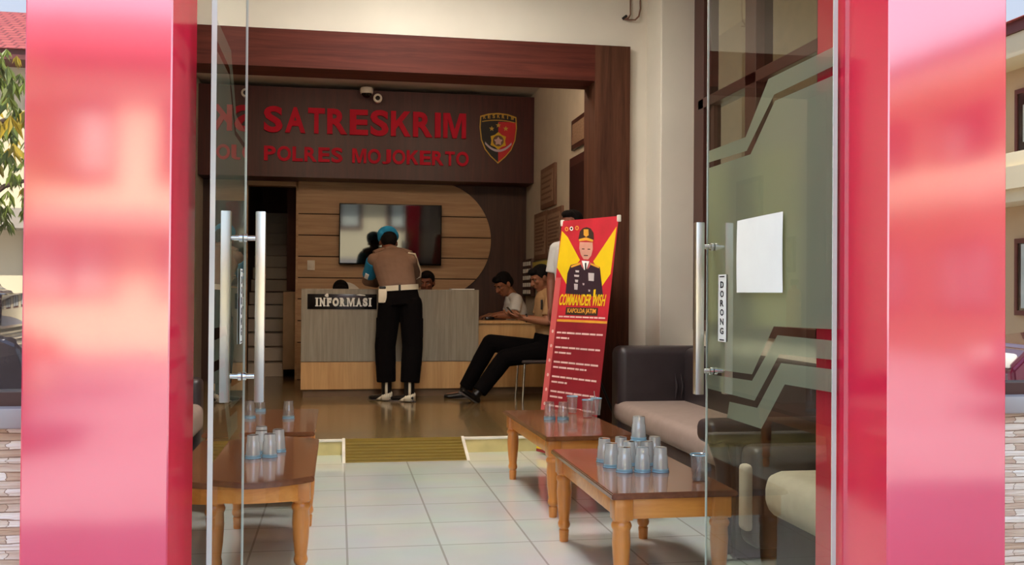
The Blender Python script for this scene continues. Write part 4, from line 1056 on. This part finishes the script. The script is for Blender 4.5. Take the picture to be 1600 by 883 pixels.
        B += [('cap', an, sole + td * .02, .030, .022), ('cap', sole + td * .02, sole + td * .14, .022, .013)]
    body = place(fuse(B, voxel * .85, 3), 'body', [skin], root)
    place(fuse(SH, voxel, 6), 'shirt', [shirt], root)
    if legs: place(fuse(T, voxel, 6), 'trousers', [trouser], root)
    # eyes, brows, lips
    for sx in (-1, 1):
        e_ = MB().ball(h(sx * .031, .076, .006), (.0125, .008, .0062), M=H, n=12).build('eye', M['eye'], body)
        MB().ball(h(sx * .031, .082, .005), (.0055, .004, .0055), M=H, n=10).build('iris', M['ink'], body)
        MB().tube([h(sx * .016, .087, .026), h(sx * .032, .087, .031), h(sx * .050, .077, .027)], [.003, .0042, .002], 6).build('eyebrow', M['hair'], body)
    MB().tube([h(-.022, .086, -.058), h(-.008, .0935, -.056), h(.008, .0935, -.056), h(.022, .086, -.058)], [.002, .005, .005, .002], 8).build('lips', M['lip'], body)
    if hair:
        HR = [('ell', h(0, -.022, .042), (.082, .096, .084), H), ('ell', h(0, -.055, .0), (.078, .064, .075), H), ('ell', h(0, .045, .085), (.060, .048, .034), H),
              ('ell', h(-.066, -.01, .035), (.016, .040, .045), H), ('ell', h(.066, -.01, .035), (.016, .040, .045), H)]
        if hair_len: HR += [('ell', h(-.06, -.05, -.05 * hair_len), (.035, .05, .09 * hair_len), H), ('ell', h(.06, -.05, -.05 * hair_len), (.035, .05, .09 * hair_len), H), ('ell', h(0, -.075, -.05 * hair_len), (.07, .04, .09 * hair_len), H)]
        place(fuse(HR, .005, 3), 'hair', [hair], root)
    if legs and shoes:
        for sd in 'LR':
            kn, an = j['kn' + sd], j['an' + sd]; td = V(j['toe' + sd]).normalized(); dn = (an - kn).normalized()
            dn = (dn - td * dn.dot(td)).normalized(); so = an + dn * .058; sv = td.cross(dn)
            SO = [('loft', [(so - td * .055 + dn * .0, sv, .030, .020), (so - td * .03, sv, .038, .032), (so + td * .05, sv, .040, .030), (so + td * .12, sv, .047, .024), (so + td * .17, sv, .042, .020), (so + td * .20, sv, .024, .014)]),
                  ('cap', an - dn * .035, so + td * .02, .044, .038), ('cap', so + td * .0 - dn * .01, so + td * .10, .036, .022)]
            sh_ = place(fuse(SO, .005, 3), 'shoe', [M['shoe']], root)
            MB().prism([(-.058, -.032), (.02, -.036), (.12, -.048), (.18, -.040), (.208, -.018), (.208, .018), (.18, .042), (.12, .048), (.02, .036), (-.058, .032)], lambda a, b_, so=so, td=td, sv=sv, dn=dn: so + td * a + sv * b_ + dn * .020, dn * .014).build('sole', M['sole'], sh_)
    return root, j, h, H, body

# officer leaning on the desk, seen from behind
off, j, h, H, body = person('person from behind in taupe uniform and blue beret leaning on the reception desk',
    dict(pelvis=(.555, 9.13, 1.03), waist=(.545, 9.15, 1.14), chest=(.50, 9.26, 1.35), neck=(.480, 9.37, 1.475), head=(.465, 9.47, 1.555), face=(-.05, .75, -.62), headup=(0, .6, .8),
         shL=(.325, 9.29, 1.395), shR=(.668, 9.25, 1.395), elL=(.272, 9.50, 1.20), elR=(.735, 9.47, 1.18), wrL=(.40, 9.66, 1.165), wrR=(.60, 9.68, 1.165), handL=(1, .5, -.1), handR=(-1, .5, -.1),
         hipL=(.468, 9.13, .985), hipR=(.655, 9.11, .985), knL=(.430, 9.17, .60), knR=(.675, 9.10, .60), anL=(.445, 9.17, .19), anR=(.645, 9.05, .19), toeL=(-.75, .66, -.05), toeR=(-.80, .6, -.05), hem=.20, knee_r=.096, hem_r=.088),
    M['skin_dark'], M['tan_shirt'], sleeve=1.75, trouser=M['trouser'], hair=M['hair'], girth=1.06)
# beret
B = [('ell', h(-.01, -.038, .085), (.098, .104, .052), H), ('ell', h(-.065, -.03, .058), (.038, .075, .04), H), ('ell', h(.05, -.02, .075), (.05, .08, .035), H)]
place(fuse(B, .005, 4), 'beret', [M['beret']], off)
# collar, yoke seam and shoulder straps
nk = j['neck']; nd = (h(0, -.012, -.05) - nk).normalized(); na = nd.orthogonal().normalized(); nb_ = nd.cross(na)
MB().tube([nk - nd * .012 + (na * math.cos(k * PI / 10) + nb_ * math.sin(k * PI / 10)) * .066 for k in range(21)], .016, 8).build('collar', M['tan_shirt'], off)
for s_ in 'LR':
    p0 = nk * .75 + j['sh' + s_] * .25 + V((0, -.0, .045)); p1 = j['sh' + s_] + V((0, 0, .062))
    MB().tube([p0, (p0 + p1) / 2 + V((0, 0, .006)), p1], [.018, .022, .024], 8).build('shoulder_strap', M['tan_shirt'], off)
# belt, pouch, armband, lanyard
wp = j['waist'] * .84 + j['pelvis'] * .16; sd = (j['hipR'] - j['hipL']).normalized(); sd = V((sd.x, sd.y, .07)).normalized()
fwd = V((0, 0, 1)).cross(sd).normalized(); upb = sd.cross(fwd) * -1
if upb.z < 0: upb = -upb
bl = MB(); n = 48; ra, rb = .178, .132
ring = lambda k, rr, z: wp + V((0, 0, .012)) + sd * (ra + rr) * math.cos(2 * PI * k / n) + fwd * (rb + rr) * math.sin(2 * PI * k / n) + upb * z
for k in range(n):
    bl.face([ring(k, .004, -.024), ring(k + 1, .004, -.024), ring(k + 1, .004, .024), ring(k, .004, .024)])
    bl.face([ring(k, .0, .024), ring(k, .004, .024), ring(k + 1, .004, .024), ring(k + 1, .0, .024)])
bl = bl.build('belt', M['gaiter'], off, weld=True)
bk = wp + V((0, 0, .012)) - fwd * (rb + .006) * (1 if fwd.y > 0 else -1) + sd * .015
MB().box(-.010, .010, -.006, .004, -.027, .027, bev=.002, M=Matrix.Translation(bk)).build('belt_loop', M['black'], bl)
MB().box(-.038, .038, -.022, .022, -.095, .03, bev=.008, M=Matrix.Translation(wp + V((-.150, -.085, -.03)))).build('pouch', M['gaiter'], off)
MB().box(-.030, .030, -.018, .018, .03, .055, bev=.008, M=Matrix.Translation(wp + V((-.150, -.083, -.03)))).build('pouch_top', M['black'], off)
a, b = j['shL'], j['elL']
ab = fuse([('flat', a + (b - a) * .06, a + (b - a) * .74, .070, .066)], .005, 4); ab = place(ab, 'armband', [M['beret']], off)
d = (b - a).normalized(); pc = a + (b - a) * .58; sx = V((-.25, -1, 0)); sx = (sx - d * sx.dot(d)).normalized(); sy = d.cross(sx).normalized()
MB().box(-.018, .018, -.003, .003, -.032, .032, bev=.001, M=Matrix.Translation(pc + sx * .071 + sy * .0) @ Matrix((sy, sx, -d)).transposed().to_4x4()).build('armband_patch', M['paper'], ab)
a, b = j['shR'], j['elR']; d = (b - a).normalized()
MB().tube([a + V((-.03, -.02, .066)), a + V((.03, -.045, .055)), a + (b - a) * .22 + V((.055, -.045, 0)), a + (b - a) * .5 + V((.062, -.04, -.0)), a + (b - a) * .72 + V((.045, -.05, -.0)), a + (b - a) * .80 + V((.0, -.066, 0))], .008, 8).build('lanyard', M['gaiter'], off)
# trouser pockets and boots with white gaiters
for s_, sg_ in (('L', -1), ('R', 1)):
    p = j['hip' + s_] * .45 + j['kn' + s_] * .55
    MB().box(-.022, .022, -.07, .07, -.10, .09, bev=.012, seg=3, M=Matrix.Translation(p + V((sg_ * .078, 0, 0)))).build('thigh_pocket', M['trouser'], off)
for s_ in 'LR':
    kn, an = j['kn' + s_], j['an' + s_]; td = V(j['toe' + s_]).normalized(); td = V((td.x, td.y, 0)).normalized(); sv = V((0, 0, 1)).cross(td)
    bt = place(fuse([('flat', an + V((0, 0, .13)), an + V((0, 0, -.04)), .050, .047), ('cap', an + V((0, 0, .08)), an + V((0, 0, -.03)), .049, .047)], .005, 3), 'boot_shaft', [M['shoe']], off)
    g_ = MB(); near = -sv if (-sv).y < 0 else sv
    for back, lo, hi, wd in ((-.36, -.075, .125, .016), ):
        pass
    q = lambda a_, z_, rr=.0535: an + (near * math.cos(a_) - td * math.sin(a_)) * rr + V((0, 0, z_))
    for k in range(4):       # upright strap
        z0 = -.035 + k * .04
        g_.face([q(.42, z0), q(.86, z0), q(.86, z0 + .04), q(.42, z0 + .04)])
    for k in range(6):       # counter round the heel
        a0 = -.35 + k * .36; a1 = a0 + .36
        g_.face([q(a0, -.082, .060), q(a1, -.082, .060), q(a1, -.03 + .004 * k, .056), q(a0, -.045 + .008 * k, .056)])
    g_.face([an + near * .052 + td * .02 + V((0, 0, -.082)), an + near * .056 + td * .085 + V((0, 0, -.082)), an + near * .052 + td * .02 + V((0, 0, -.045))])
    g_ = g_.build('gaiter', M['gaiter'], off, weld=True)
    so = g_.modifiers.new('thick', 'SOLIDIFY'); so.thickness = .004; so.offset = 1

# seated people
m5, j, h, H, body = person('person in khaki shirt and black trousers seated with legs stretched out reading a phone',
    dict(pelvis=(1.90, 9.05, .58), waist=(1.925, 9.05, .73), chest=(1.915, 9.05, .97), neck=(1.895, 9.05, 1.125), head=(1.852, 9.04, 1.235), face=(-.86, -.22, -.42),
         shL=(1.925, 8.885, 1.065), shR=(1.925, 9.215, 1.065), elL=(1.875, 8.84, .835), elR=(1.855, 9.24, .84), wrL=(1.685, 8.955, .865), wrR=(1.665, 9.10, .87), handL=(-1, .15, .12), handR=(-1, -.1, .12), palmL=(0, .35, .9), palmR=(0, -.35, .9), thumbL=-1, thumbR=-1,
         hipL=(1.87, 8.965, .555), hipR=(1.87, 9.135, .56), knL=(1.505, 8.94, .500), knR=(1.415, 9.22, .625), anL=(1.255, 8.885, .19), anR=(1.185, 9.29, .19), toeL=(-.62, -.55, .42), toeR=(-.97, .05, -.06), hem=.03),
    M['skin'], M['khaki'], sleeve=.78, trouser=M['trouser'], hair=M['hair'])
MB().box(-.085, .085, -.006, .006, -.045, .045, bev=.003, M=Matrix.Translation((1.848, 8.93, .99)) @ Matrix.Rotation(1.25, 4, 'Z')).build('chest_badge', M['black'], m5)
MB().tube([V(j['wrL']) + V((0, .034 * math.cos(k * PI / 8), .034 * math.sin(k * PI / 8))) + V((.02, 0, 0)) for k in range(17)], .008, 6).build('wrist_watch', M['black'], m5)
ph = MB().box(-.038, .038, -.075, .075, -.005, .005, bev=.003, M=Matrix.Translation((1.585, 9.025, .905)) @ Matrix.Rotation(.9, 4, 'Y') @ Matrix.Rotation(PI / 2, 4, 'Z')).build('phone', M['black_gloss'])
tag(ph, 'black phone held by the person in the khaki shirt', 'phone')
m4, j, h, H, body = person('person in white shirt bent over the low oak side desk',
    dict(pelvis=(1.845, 10.13, .58), waist=(1.85, 10.13, .72), chest=(1.815, 10.13, .925), neck=(1.765, 10.12, 1.075), head=(1.675, 10.08, 1.185), face=(-.72, -.38, -.55),
         shL=(1.795, 9.965, 1.025), shR=(1.795, 10.275, 1.035), elL=(1.755, 9.885, .872), elR=(1.76, 10.33, .87), wrL=(1.60, 9.95, .862), wrR=(1.58, 10.12, .862), handL=(-1, .05, 0), handR=(-1, -.1, 0),
         hipL=(1.82, 10.05, .56), hipR=(1.82, 10.22, .56), knL=(1.45, 10.06, .56), knR=(1.45, 10.24, .56), anL=(1.47, 10.06, .19), anR=(1.47, 10.24, .19), toeL=(-1, 0, 0), toeR=(-1, 0, 0)),
    M['skin'], M['white_shirt'], sleeve=.8, trouser=M['trouser'], hair=M['hair'])
ph = MB().box(-.055, .035, -.045, .045, -.012, .018, bev=.008, M=Matrix.Translation((1.515, 9.90, .834))).build('phone', M['black_gloss']); tag(ph, 'small black device lying on the low oak side desk', 'device')
m3, j, h, H, body = person('person whose face shows over the reception desk right of the officer',
    dict(pelvis=(.93, 10.50, .52), waist=(.93, 10.49, .66), chest=(.925, 10.46, .88), neck=(.918, 10.42, 1.055), head=(.912, 10.38, 1.195), face=(-.30, -.92, -.18),
         shL=(1.085, 10.45, .985), shR=(.762, 10.45, .985), elL=(1.12, 10.36, .78), elR=(.73, 10.36, .78), wrL=(1.0, 10.16, .885), wrR=(.84, 10.16, .885), handL=(-.3, -1, -.1), handR=(.3, -1, -.1),
         hipL=(1.02, 10.46, .52), hipR=(.84, 10.46, .52), knL=(1.02, 10.16, .55), knR=(.84, 10.16, .55), anL=(1.02, 10.22, .19), anR=(.84, 10.22, .19), toeL=(0, -1, 0), toeR=(0, -1, 0)),
    M['skin_dark'], M['tan_shirt'], sleeve=.8, trouser=M['trouser'], hair=M['hair'])
m2, j, h, H, body = person('person bowed behind the reception desk with only black hair showing above the INFORMASI sign',
    dict(pelvis=(.03, 10.55, .52), waist=(.03, 10.53, .64), chest=(.03, 10.47, .82), neck=(.03, 10.40, .955), head=(.025, 10.33, 1.085), face=(0, -.82, -.55),
         shL=(.19, 10.46, .90), shR=(-.13, 10.46, .90), elL=(.22, 10.36, .87), elR=(-.16, 10.36, .87), wrL=(.10, 10.16, .885), wrR=(-.06, 10.16, .885), handL=(-.3, -1, -.1), handR=(.3, -1, -.1),
         hipL=(.12, 10.5, .52), hipR=(-.06, 10.5, .52), knL=(.12, 10.18, .55), knR=(-.06, 10.18, .55), anL=(.12, 10.24, .19), anR=(-.06, 10.24, .19), toeL=(0, -1, 0), toeR=(0, -1, 0)),
    M['skin_dark'], M['tan_shirt'], sleeve=.8, trouser=M['trouser'], hair=M['hair'])
m6, j, h, H, body = person('person in white shirt standing mostly hidden behind the top of the banner',
    dict(pelvis=(1.92, 8.02, 1.03), waist=(1.92, 8.02, 1.16), chest=(1.915, 8.02, 1.36), neck=(1.91, 8.01, 1.53), head=(1.895, 7.99, 1.665), face=(-.75, -.65, -.05),
         shR=(1.80, 8.12, 1.465), shL=(2.02, 7.91, 1.465), elR=(1.76, 8.14, 1.20), elL=(2.06, 7.88, 1.20), wrR=(1.74, 8.06, .97), wrL=(2.02, 7.80, .97), handR=(-.1, -.2, -1), handL=(-.1, -.2, -1), palmR=(1, -1, 0), palmL=(-1, 1, 0),
         hipR=(1.85, 8.08, .99), hipL=(1.985, 7.96, .99), knR=(1.84, 8.08, .57), knL=(1.98, 7.96, .57), anR=(1.85, 8.09, .19), anL=(1.99, 7.98, .19), toeR=(-.7, -.7, 0), toeL=(-.7, -.7, 0)),
    M['skin_dark'], M['white_shirt'], sleeve=.75, trouser=M['trouser'], hair=M['hair'])

# ------------------------------------------------------------------ chairs
def chair(label, x, y, z, face, seat_m, leg_m, back_h=.42, rz=0.0):
    r = empty('chair', (x, y, ZB)); tag(r, label, 'chair')
    c, s_ = math.cos(face), math.sin(face)
    R_ = Matrix.Translation((x, y, ZB)) @ Matrix.Rotation(face, 4, 'Z')
    MB().box(-.21, .21, -.20, .20, z - .035, z, bev=.015, seg=3, M=R_).build('seat', seat_m, r)
    MB().box(-.235, -.205, -.19, .19, z + .14, z + back_h, bev=.012, seg=3, M=R_).build('backrest', seat_m, r)
    for sy in (-1, 1):
        for sx in (-1, 1):
            MB().tube([R_ @ V((sx * .18, sy * .17, z - .03)), R_ @ V((sx * .20, sy * .185, .0))], .011, 10).build('leg', leg_m, r)
        MB().tube([R_ @ V((-.19, sy * .17, z - .03)), R_ @ V((-.225, sy * .17, z + back_h - .02))], .011, 10).build('back_post', leg_m, r)
    return r
chair('metal legged chair under the person in the khaki shirt', 1.86, 9.06, .385, PI, pbr('dark chair pad', (58, 44, 40), .6), M['chrome'])
ch = chair('white backed chair behind the bowed person at the reception desk', .03, 10.62, .32, -PI / 2, M['plate_white'], M['chrome'])
MB().prism([(.24 * math.cos(PI * k / 16), .84 + .36 * math.sin(PI * k / 16)) for k in range(17)], lambda a, b: V((.08 + a, 10.88, b)), (0, .03, 0)).build('back_shell', M['plate_white'], ch)
chair('plain chair under the person beside the officer', .93, 10.56, .32, -PI / 2, M['black'], M['chrome'])
chair('plain chair under the person in the white shirt', 1.92, 10.20, .36, PI, M['black'], M['chrome'])

# ------------------------------------------------------------------ courtyard in front, seen in the reflections
gd = MB().box(-40, 40, -45, 2.2, -.5, -.30).build('ground', M['concrete']); structure(gd, 'pale paved courtyard in front of the entrance')
stp = MB().box(-1.2, 2.2, 1.75, 2.2, -.31, -.15, bev=.01).build('floor_entrance_step', M['sill']); structure(stp, 'entrance step')
def building(label, org, ux, uy, L_, depth, eave, mid, win2, win1, n, band, wall):
    """two storeys; org = left foot of its front, ux along the front, uy away from the viewer"""
    ux, uy = V(ux), V(uy); P = lambda a, b, c: V(org) + ux * a + uy * b + V((0, 0, c))
    r = empty('courtyard_building', org); tag(r, label, 'building')
    X = Matrix((ux, uy, V((0, 0, 1)))).transposed().to_4x4(); X = Matrix.Translation(org) @ X
    MB().box(0, L_, 0, depth, 0, eave, M=X).build('wall', wall, r, smooth=False)
    MB().box(-.2, L_ + .2, -.9, .05, mid - .22, mid + .22, M=X).build('floor_band', band, r)
    MB().box(-.3, L_ + .3, -.85, 0, eave - .12, eave + .14, M=X).build('eave_board', M['b_frame'], r)
    MB().prism([(-.95, eave + .1), (depth / 2, eave + .1 + (depth / 2 + .95) * .42), (depth + .95, eave + .1)], lambda u, v: X @ V((-.5, u, v)), ux * (L_ + 1.0)).build('roof', M['b_roof'], r, smooth=False)
    for lev, (z0, z1), cur in ((0, win1, True), (1, win2, False)):
        st_ = L_ / n
        for k in range(n):
            x0 = k * st_ + st_ * .2; x1 = x0 + st_ * .62
            w_ = MB()
            for a0, a1, c0, c1 in ((x0 - .08, x1 + .08, z1, z1 + .1), (x0 - .08, x1 + .08, z0 - .1, z0), (x0 - .08, x0, z0, z1), (x1, x1 + .08, z0, z1), ((x0 + x1) / 2 - .04, (x0 + x1) / 2 + .04, z0, z1)): w_.box(a0, a1, -.06, .02, c0, c1, M=X)
            w_ = w_.build('window', M['b_frame'], r)
            MB().box(x0, x1, -.03, -.01, z0, z1, M=X).build('pane', M['b_dark'], w_)
            cm = MB()
            if lev == 0:
                for q in range(2):
                    c0 = x0 + .1 + q * (x1 - x0) / 2
                    cm.box(c0, c0 + (x1 - x0) * .36, -.036, -.031, z0 + .05, z1 - .02, M=X)
            else: cm.box(x0 + .15, x0 + (x1 - x0) * .40, -.036, -.031, z0 + .25, z1 - .25, M=X)
            cm.build('curtain', M['curtain'], w_)
    return r
building('two storey cream building with red tiled roof facing the entrance across the courtyard', (10.5, -19.4, -.3), (-1, 0, 0), (0, -1, 0), 27, 8, 6.55, 2.95, (3.9, 5.6), (1.3, 2.6), 9, M['b_grey'], M['b_cream'])
wing = building('two storey wing with red tiled roof along the right side of the courtyard', (14.0, -24.0, -.3), (0, 1, 0), (1, 0, 0), 19, 8, 6.75, 3.75, (4.35, 5.62), (1.1, 2.5), 6, M['b_cream'], M['b_wall'])
MB().box(13.25, 14.0, -24.1, -4.9, 2.98, 3.98, bev=.02).build('parapet', M['b_cream'], wing)
MB().box(13.2, 14.0, -24.1, -4.9, 5.86, 6.33, bev=.02).build('fascia', M['b_cream'], wing)

def tree(label, x, y, h_, cr_, nleaf, seed, drop=0.0):
    rn = random.Random(seed); r = empty('mango_tree', (x, y, -.3)); tag(r, label, 'tree')
    tb = MB(); tb.tube([(x, y, -.3), (x + .05, y + .03, h_ * .3), (x - .04, y, h_ * .6), (x, y, h_ * .95)], [.16, .13, .10, .05], 10)
    for k in range(7):
        a = k * 2.4; tb.tube([(x, y, h_ * (.45 + .06 * k)), (x + cr_ * .4 * math.cos(a), y + cr_ * .4 * math.sin(a), h_ * (.6 + .05 * k)), (x + cr_ * .8 * math.cos(a), y + cr_ * .8 * math.sin(a), h_ * (.66 + .04 * k))], [.06, .04, .015], 7)
    tb.build('trunk', M['bark'], r)
    for nm, mt, cnt in (('foliage', M['leaf'], nleaf), ('yellow_foliage', M['leaf_y'], nleaf // 4)):
        lb = MB()
        for _ in range(cnt // 6):
            while True:
                p = V((rn.uniform(-1, 1), rn.uniform(-1, 1), rn.uniform(-1, 1)))
                if .35 < p.length < 1: break
            c = V((x + p.x * cr_, y + p.y * cr_, h_ * .8 + p.z * cr_ * .75))
            for _ in range(6):
                a = rn.uniform(0, 2 * PI); dn = V((math.cos(a) * rn.uniform(.2, .7), math.sin(a) * rn.uniform(.2, .7), -1)).normalized(); L_ = rn.uniform(.16, .30); w_ = L_ * .13
                sv = dn.cross(V((math.sin(a * 3), math.cos(a * 3), .3))).normalized() * w_; nb = dn.cross(sv).normalized() * w_ * .5
                A, Mid, Z = c, c + dn * L_ * .5 + nb, c + dn * L_
                lb.face([A, Mid - sv, Z]); lb.face([A, Z, Mid + sv])
        o = lb.build(nm, mt, r, smooth=False); o['kind'] = 'stuff'
    return r
tree('mango tree with drooping leaves reflected in the left front window', -5.2, -7.2, 3.9, 1.7, 3000, 5)
tree('bushy green tree standing in front of the cream building', -6.2, -12.5, 4.6, 2.2, 2400, 8)

def car(label, x, y, rz, paint):
    r = empty('car', (x, y, -.3)); tag(r, label, 'car')
    X = Matrix.Translation((x, y, -.3)) @ Matrix.Rotation(rz, 4, 'Z')
    side = [(-2.05, .28), (-2.1, .62), (-2.0, .95), (-1.85, 1.02), (1.0, .98), (1.85, .86), (2.08, .62), (2.05, .28)]
    t = bmesh.new(); b = MB().prism(side, lambda u, v: V((u, -.84, v)), (0, 1.68, 0)); bmesh.ops.bevel(b.b, geom=b.b.edges[:], offset=.06, segments=3, affect='EDGES'); bmesh.ops.transform(b.b, matrix=X, verts=b.b.verts[:]); b.build('body', paint, r)
    roof = [(-1.85, 1.0), (-1.55, 1.44), (-1.2, 1.52), (.1, 1.50), (.95, .98)]
    b = MB().prism(roof, lambda u, v: V((u, -.76, v)), (0, 1.52, 0)); bmesh.ops.bevel(b.b, geom=b.b.edges[:], offset=.07, segments=3, affect='EDGES'); bmesh.ops.transform(b.b, matrix=X, verts=b.b.verts[:]); b.build('cabin', paint, r)
    for sy in (-1, 1):
        MB().prism([(-1.62, 1.04), (-1.42, 1.40), (-.35, 1.43), (-.35, 1.04)], lambda u, v: X @ V((u, sy * .765, v)), (X.to_3x3() @ V((0, sy * .012, 0)))).build('side_window', M['car_glass'], r)
        MB().prism([(-.27, 1.04), (-.27, 1.43), (.12, 1.41), (.72, 1.04)], lambda u, v: X @ V((u, sy * .765, v)), (X.to_3x3() @ V((0, sy * .012, 0)))).build('side_window', M['car_glass'], r)
        MB().box(-2.115, -2.05, sy * .60 - .14, sy * .60 + .14, .72, .92, bev=.02, M=X).build('tail_lamp', M['tail'], r)
        MB().box(1.95, 2.09, sy * .58 - .18, sy * .58 + .18, .62, .78, bev=.03, M=X).build('head_lamp', M['plate_white'], r)
        for sx in (-1.3, 1.3):
            Q = X @ Matrix.Translation((sx, sy * .74, .31)) @ Matrix.Rotation(PI / 2, 4, 'X')
            w_ = MB().lathe([(.2, -.1), (.30, -.1), (.315, -.06), (.315, .06), (.30, .1), (.2, .1)], 28, Q).build('wheel', M['tyre'], r)
            MB().lathe([(.02, -.106), (.19, -.102), (.2, .102), (.02, .106)], 20, Q).build('hub_cap', M['steel'], w_)
    MB().box(-1.80, -1.70, -.62, .62, 1.06, 1.36, bev=.02, M=X @ Matrix.Translation((-.0, 0, 0))).build('rear_window', M['car_glass'], r)
    MB().box(-2.135, -2.08, -.24, .24, .62, .74, bev=.008, M=X).build('plate', M['plate_white'], r)
    return r
car('charcoal hatchback parked left of the entrance', -4.68, -4.9, PI - .08, M['car_dark'])
car('maroon hatchback parked right of the entrance', 9.25, -5.2, PI + .2, M['car_maroon'])

# ------------------------------------------------------------------ light, sky, camera
SUN, SKY, EXPO = 6.5, 1.5, 1.0
sl = bpy.data.lights.new('sun', 'SUN'); sl.energy = SUN; sl.angle = math.radians(.6); sl.color = (1.0, .94, .84)
so = bpy.data.objects.new('sun', sl); COL.objects.link(so)
sd = V((-.20, .70, .80)).normalized(); so.rotation_euler = sd.to_track_quat('Z', 'Y').to_euler(); so.location = sd * 30
W = bpy.data.worlds.new('sky'); S.world = W; W.use_nodes = True
nt = W.node_tree; nt.nodes.clear(); o = nt.nodes.new('ShaderNodeOutputWorld'); bg = nt.nodes.new('ShaderNodeBackground')
gr = nt.nodes.new('ShaderNodeTexCoord'); sp = nt.nodes.new('ShaderNodeSeparateXYZ'); nt.links.new(gr.outputs['Generated'], sp.inputs[0])
cr_ = ramp(nt, sp.outputs['Z'], [(0.0, lin((232, 236, 240))), (.25, lin((206, 224, 244))), (1.0, lin((140, 184, 236)))])
nt.links.new(cr_, bg.inputs[0]); bg.inputs[1].default_value = SKY; nt.links.new(bg.outputs[0], o.inputs[0])

F_, HC = 1550.0, 1.10
psi, pit, rol = math.atan(271.5 / F_), math.atan(15.5 / F_), math.radians(.42)
Fw = V((math.sin(psi) * math.cos(pit), math.cos(psi) * math.cos(pit), math.sin(pit)))
R0 = V((math.cos(psi), -math.sin(psi), 0)); U0 = R0.cross(Fw)
Rr = R0 * math.cos(rol) + U0 * math.sin(rol); Uu = U0 * math.cos(rol) - R0 * math.sin(rol)
cam = bpy.data.cameras.new('camera'); cam.sensor_width = 36; cam.lens = 36 * F_ / 1600; cam.clip_start = .05; cam.clip_end = 300
co = bpy.data.objects.new('camera', cam); COL.objects.link(co)
mw = Matrix((Rr, Uu, -Fw)).transposed().to_4x4(); mw.translation = (0, 0, HC); co.matrix_world = mw
S.camera = co
S.view_settings.view_transform = 'Standard'; S.view_settings.look = 'None'; S.view_settings.gamma = 1.0
S.view_settings.use_curve_mapping = False; S.view_settings.exposure = EXPO
C = S.cycles
C.use_denoising = True; C.max_bounces = 10; C.diffuse_bounces = 5; C.glossy_bounces = 6; C.transmission_bounces = 8; C.transparent_max_bounces = 24
C.caustics_reflective = False; C.caustics_refractive = False; C.sample_clamp_indirect = 6.0
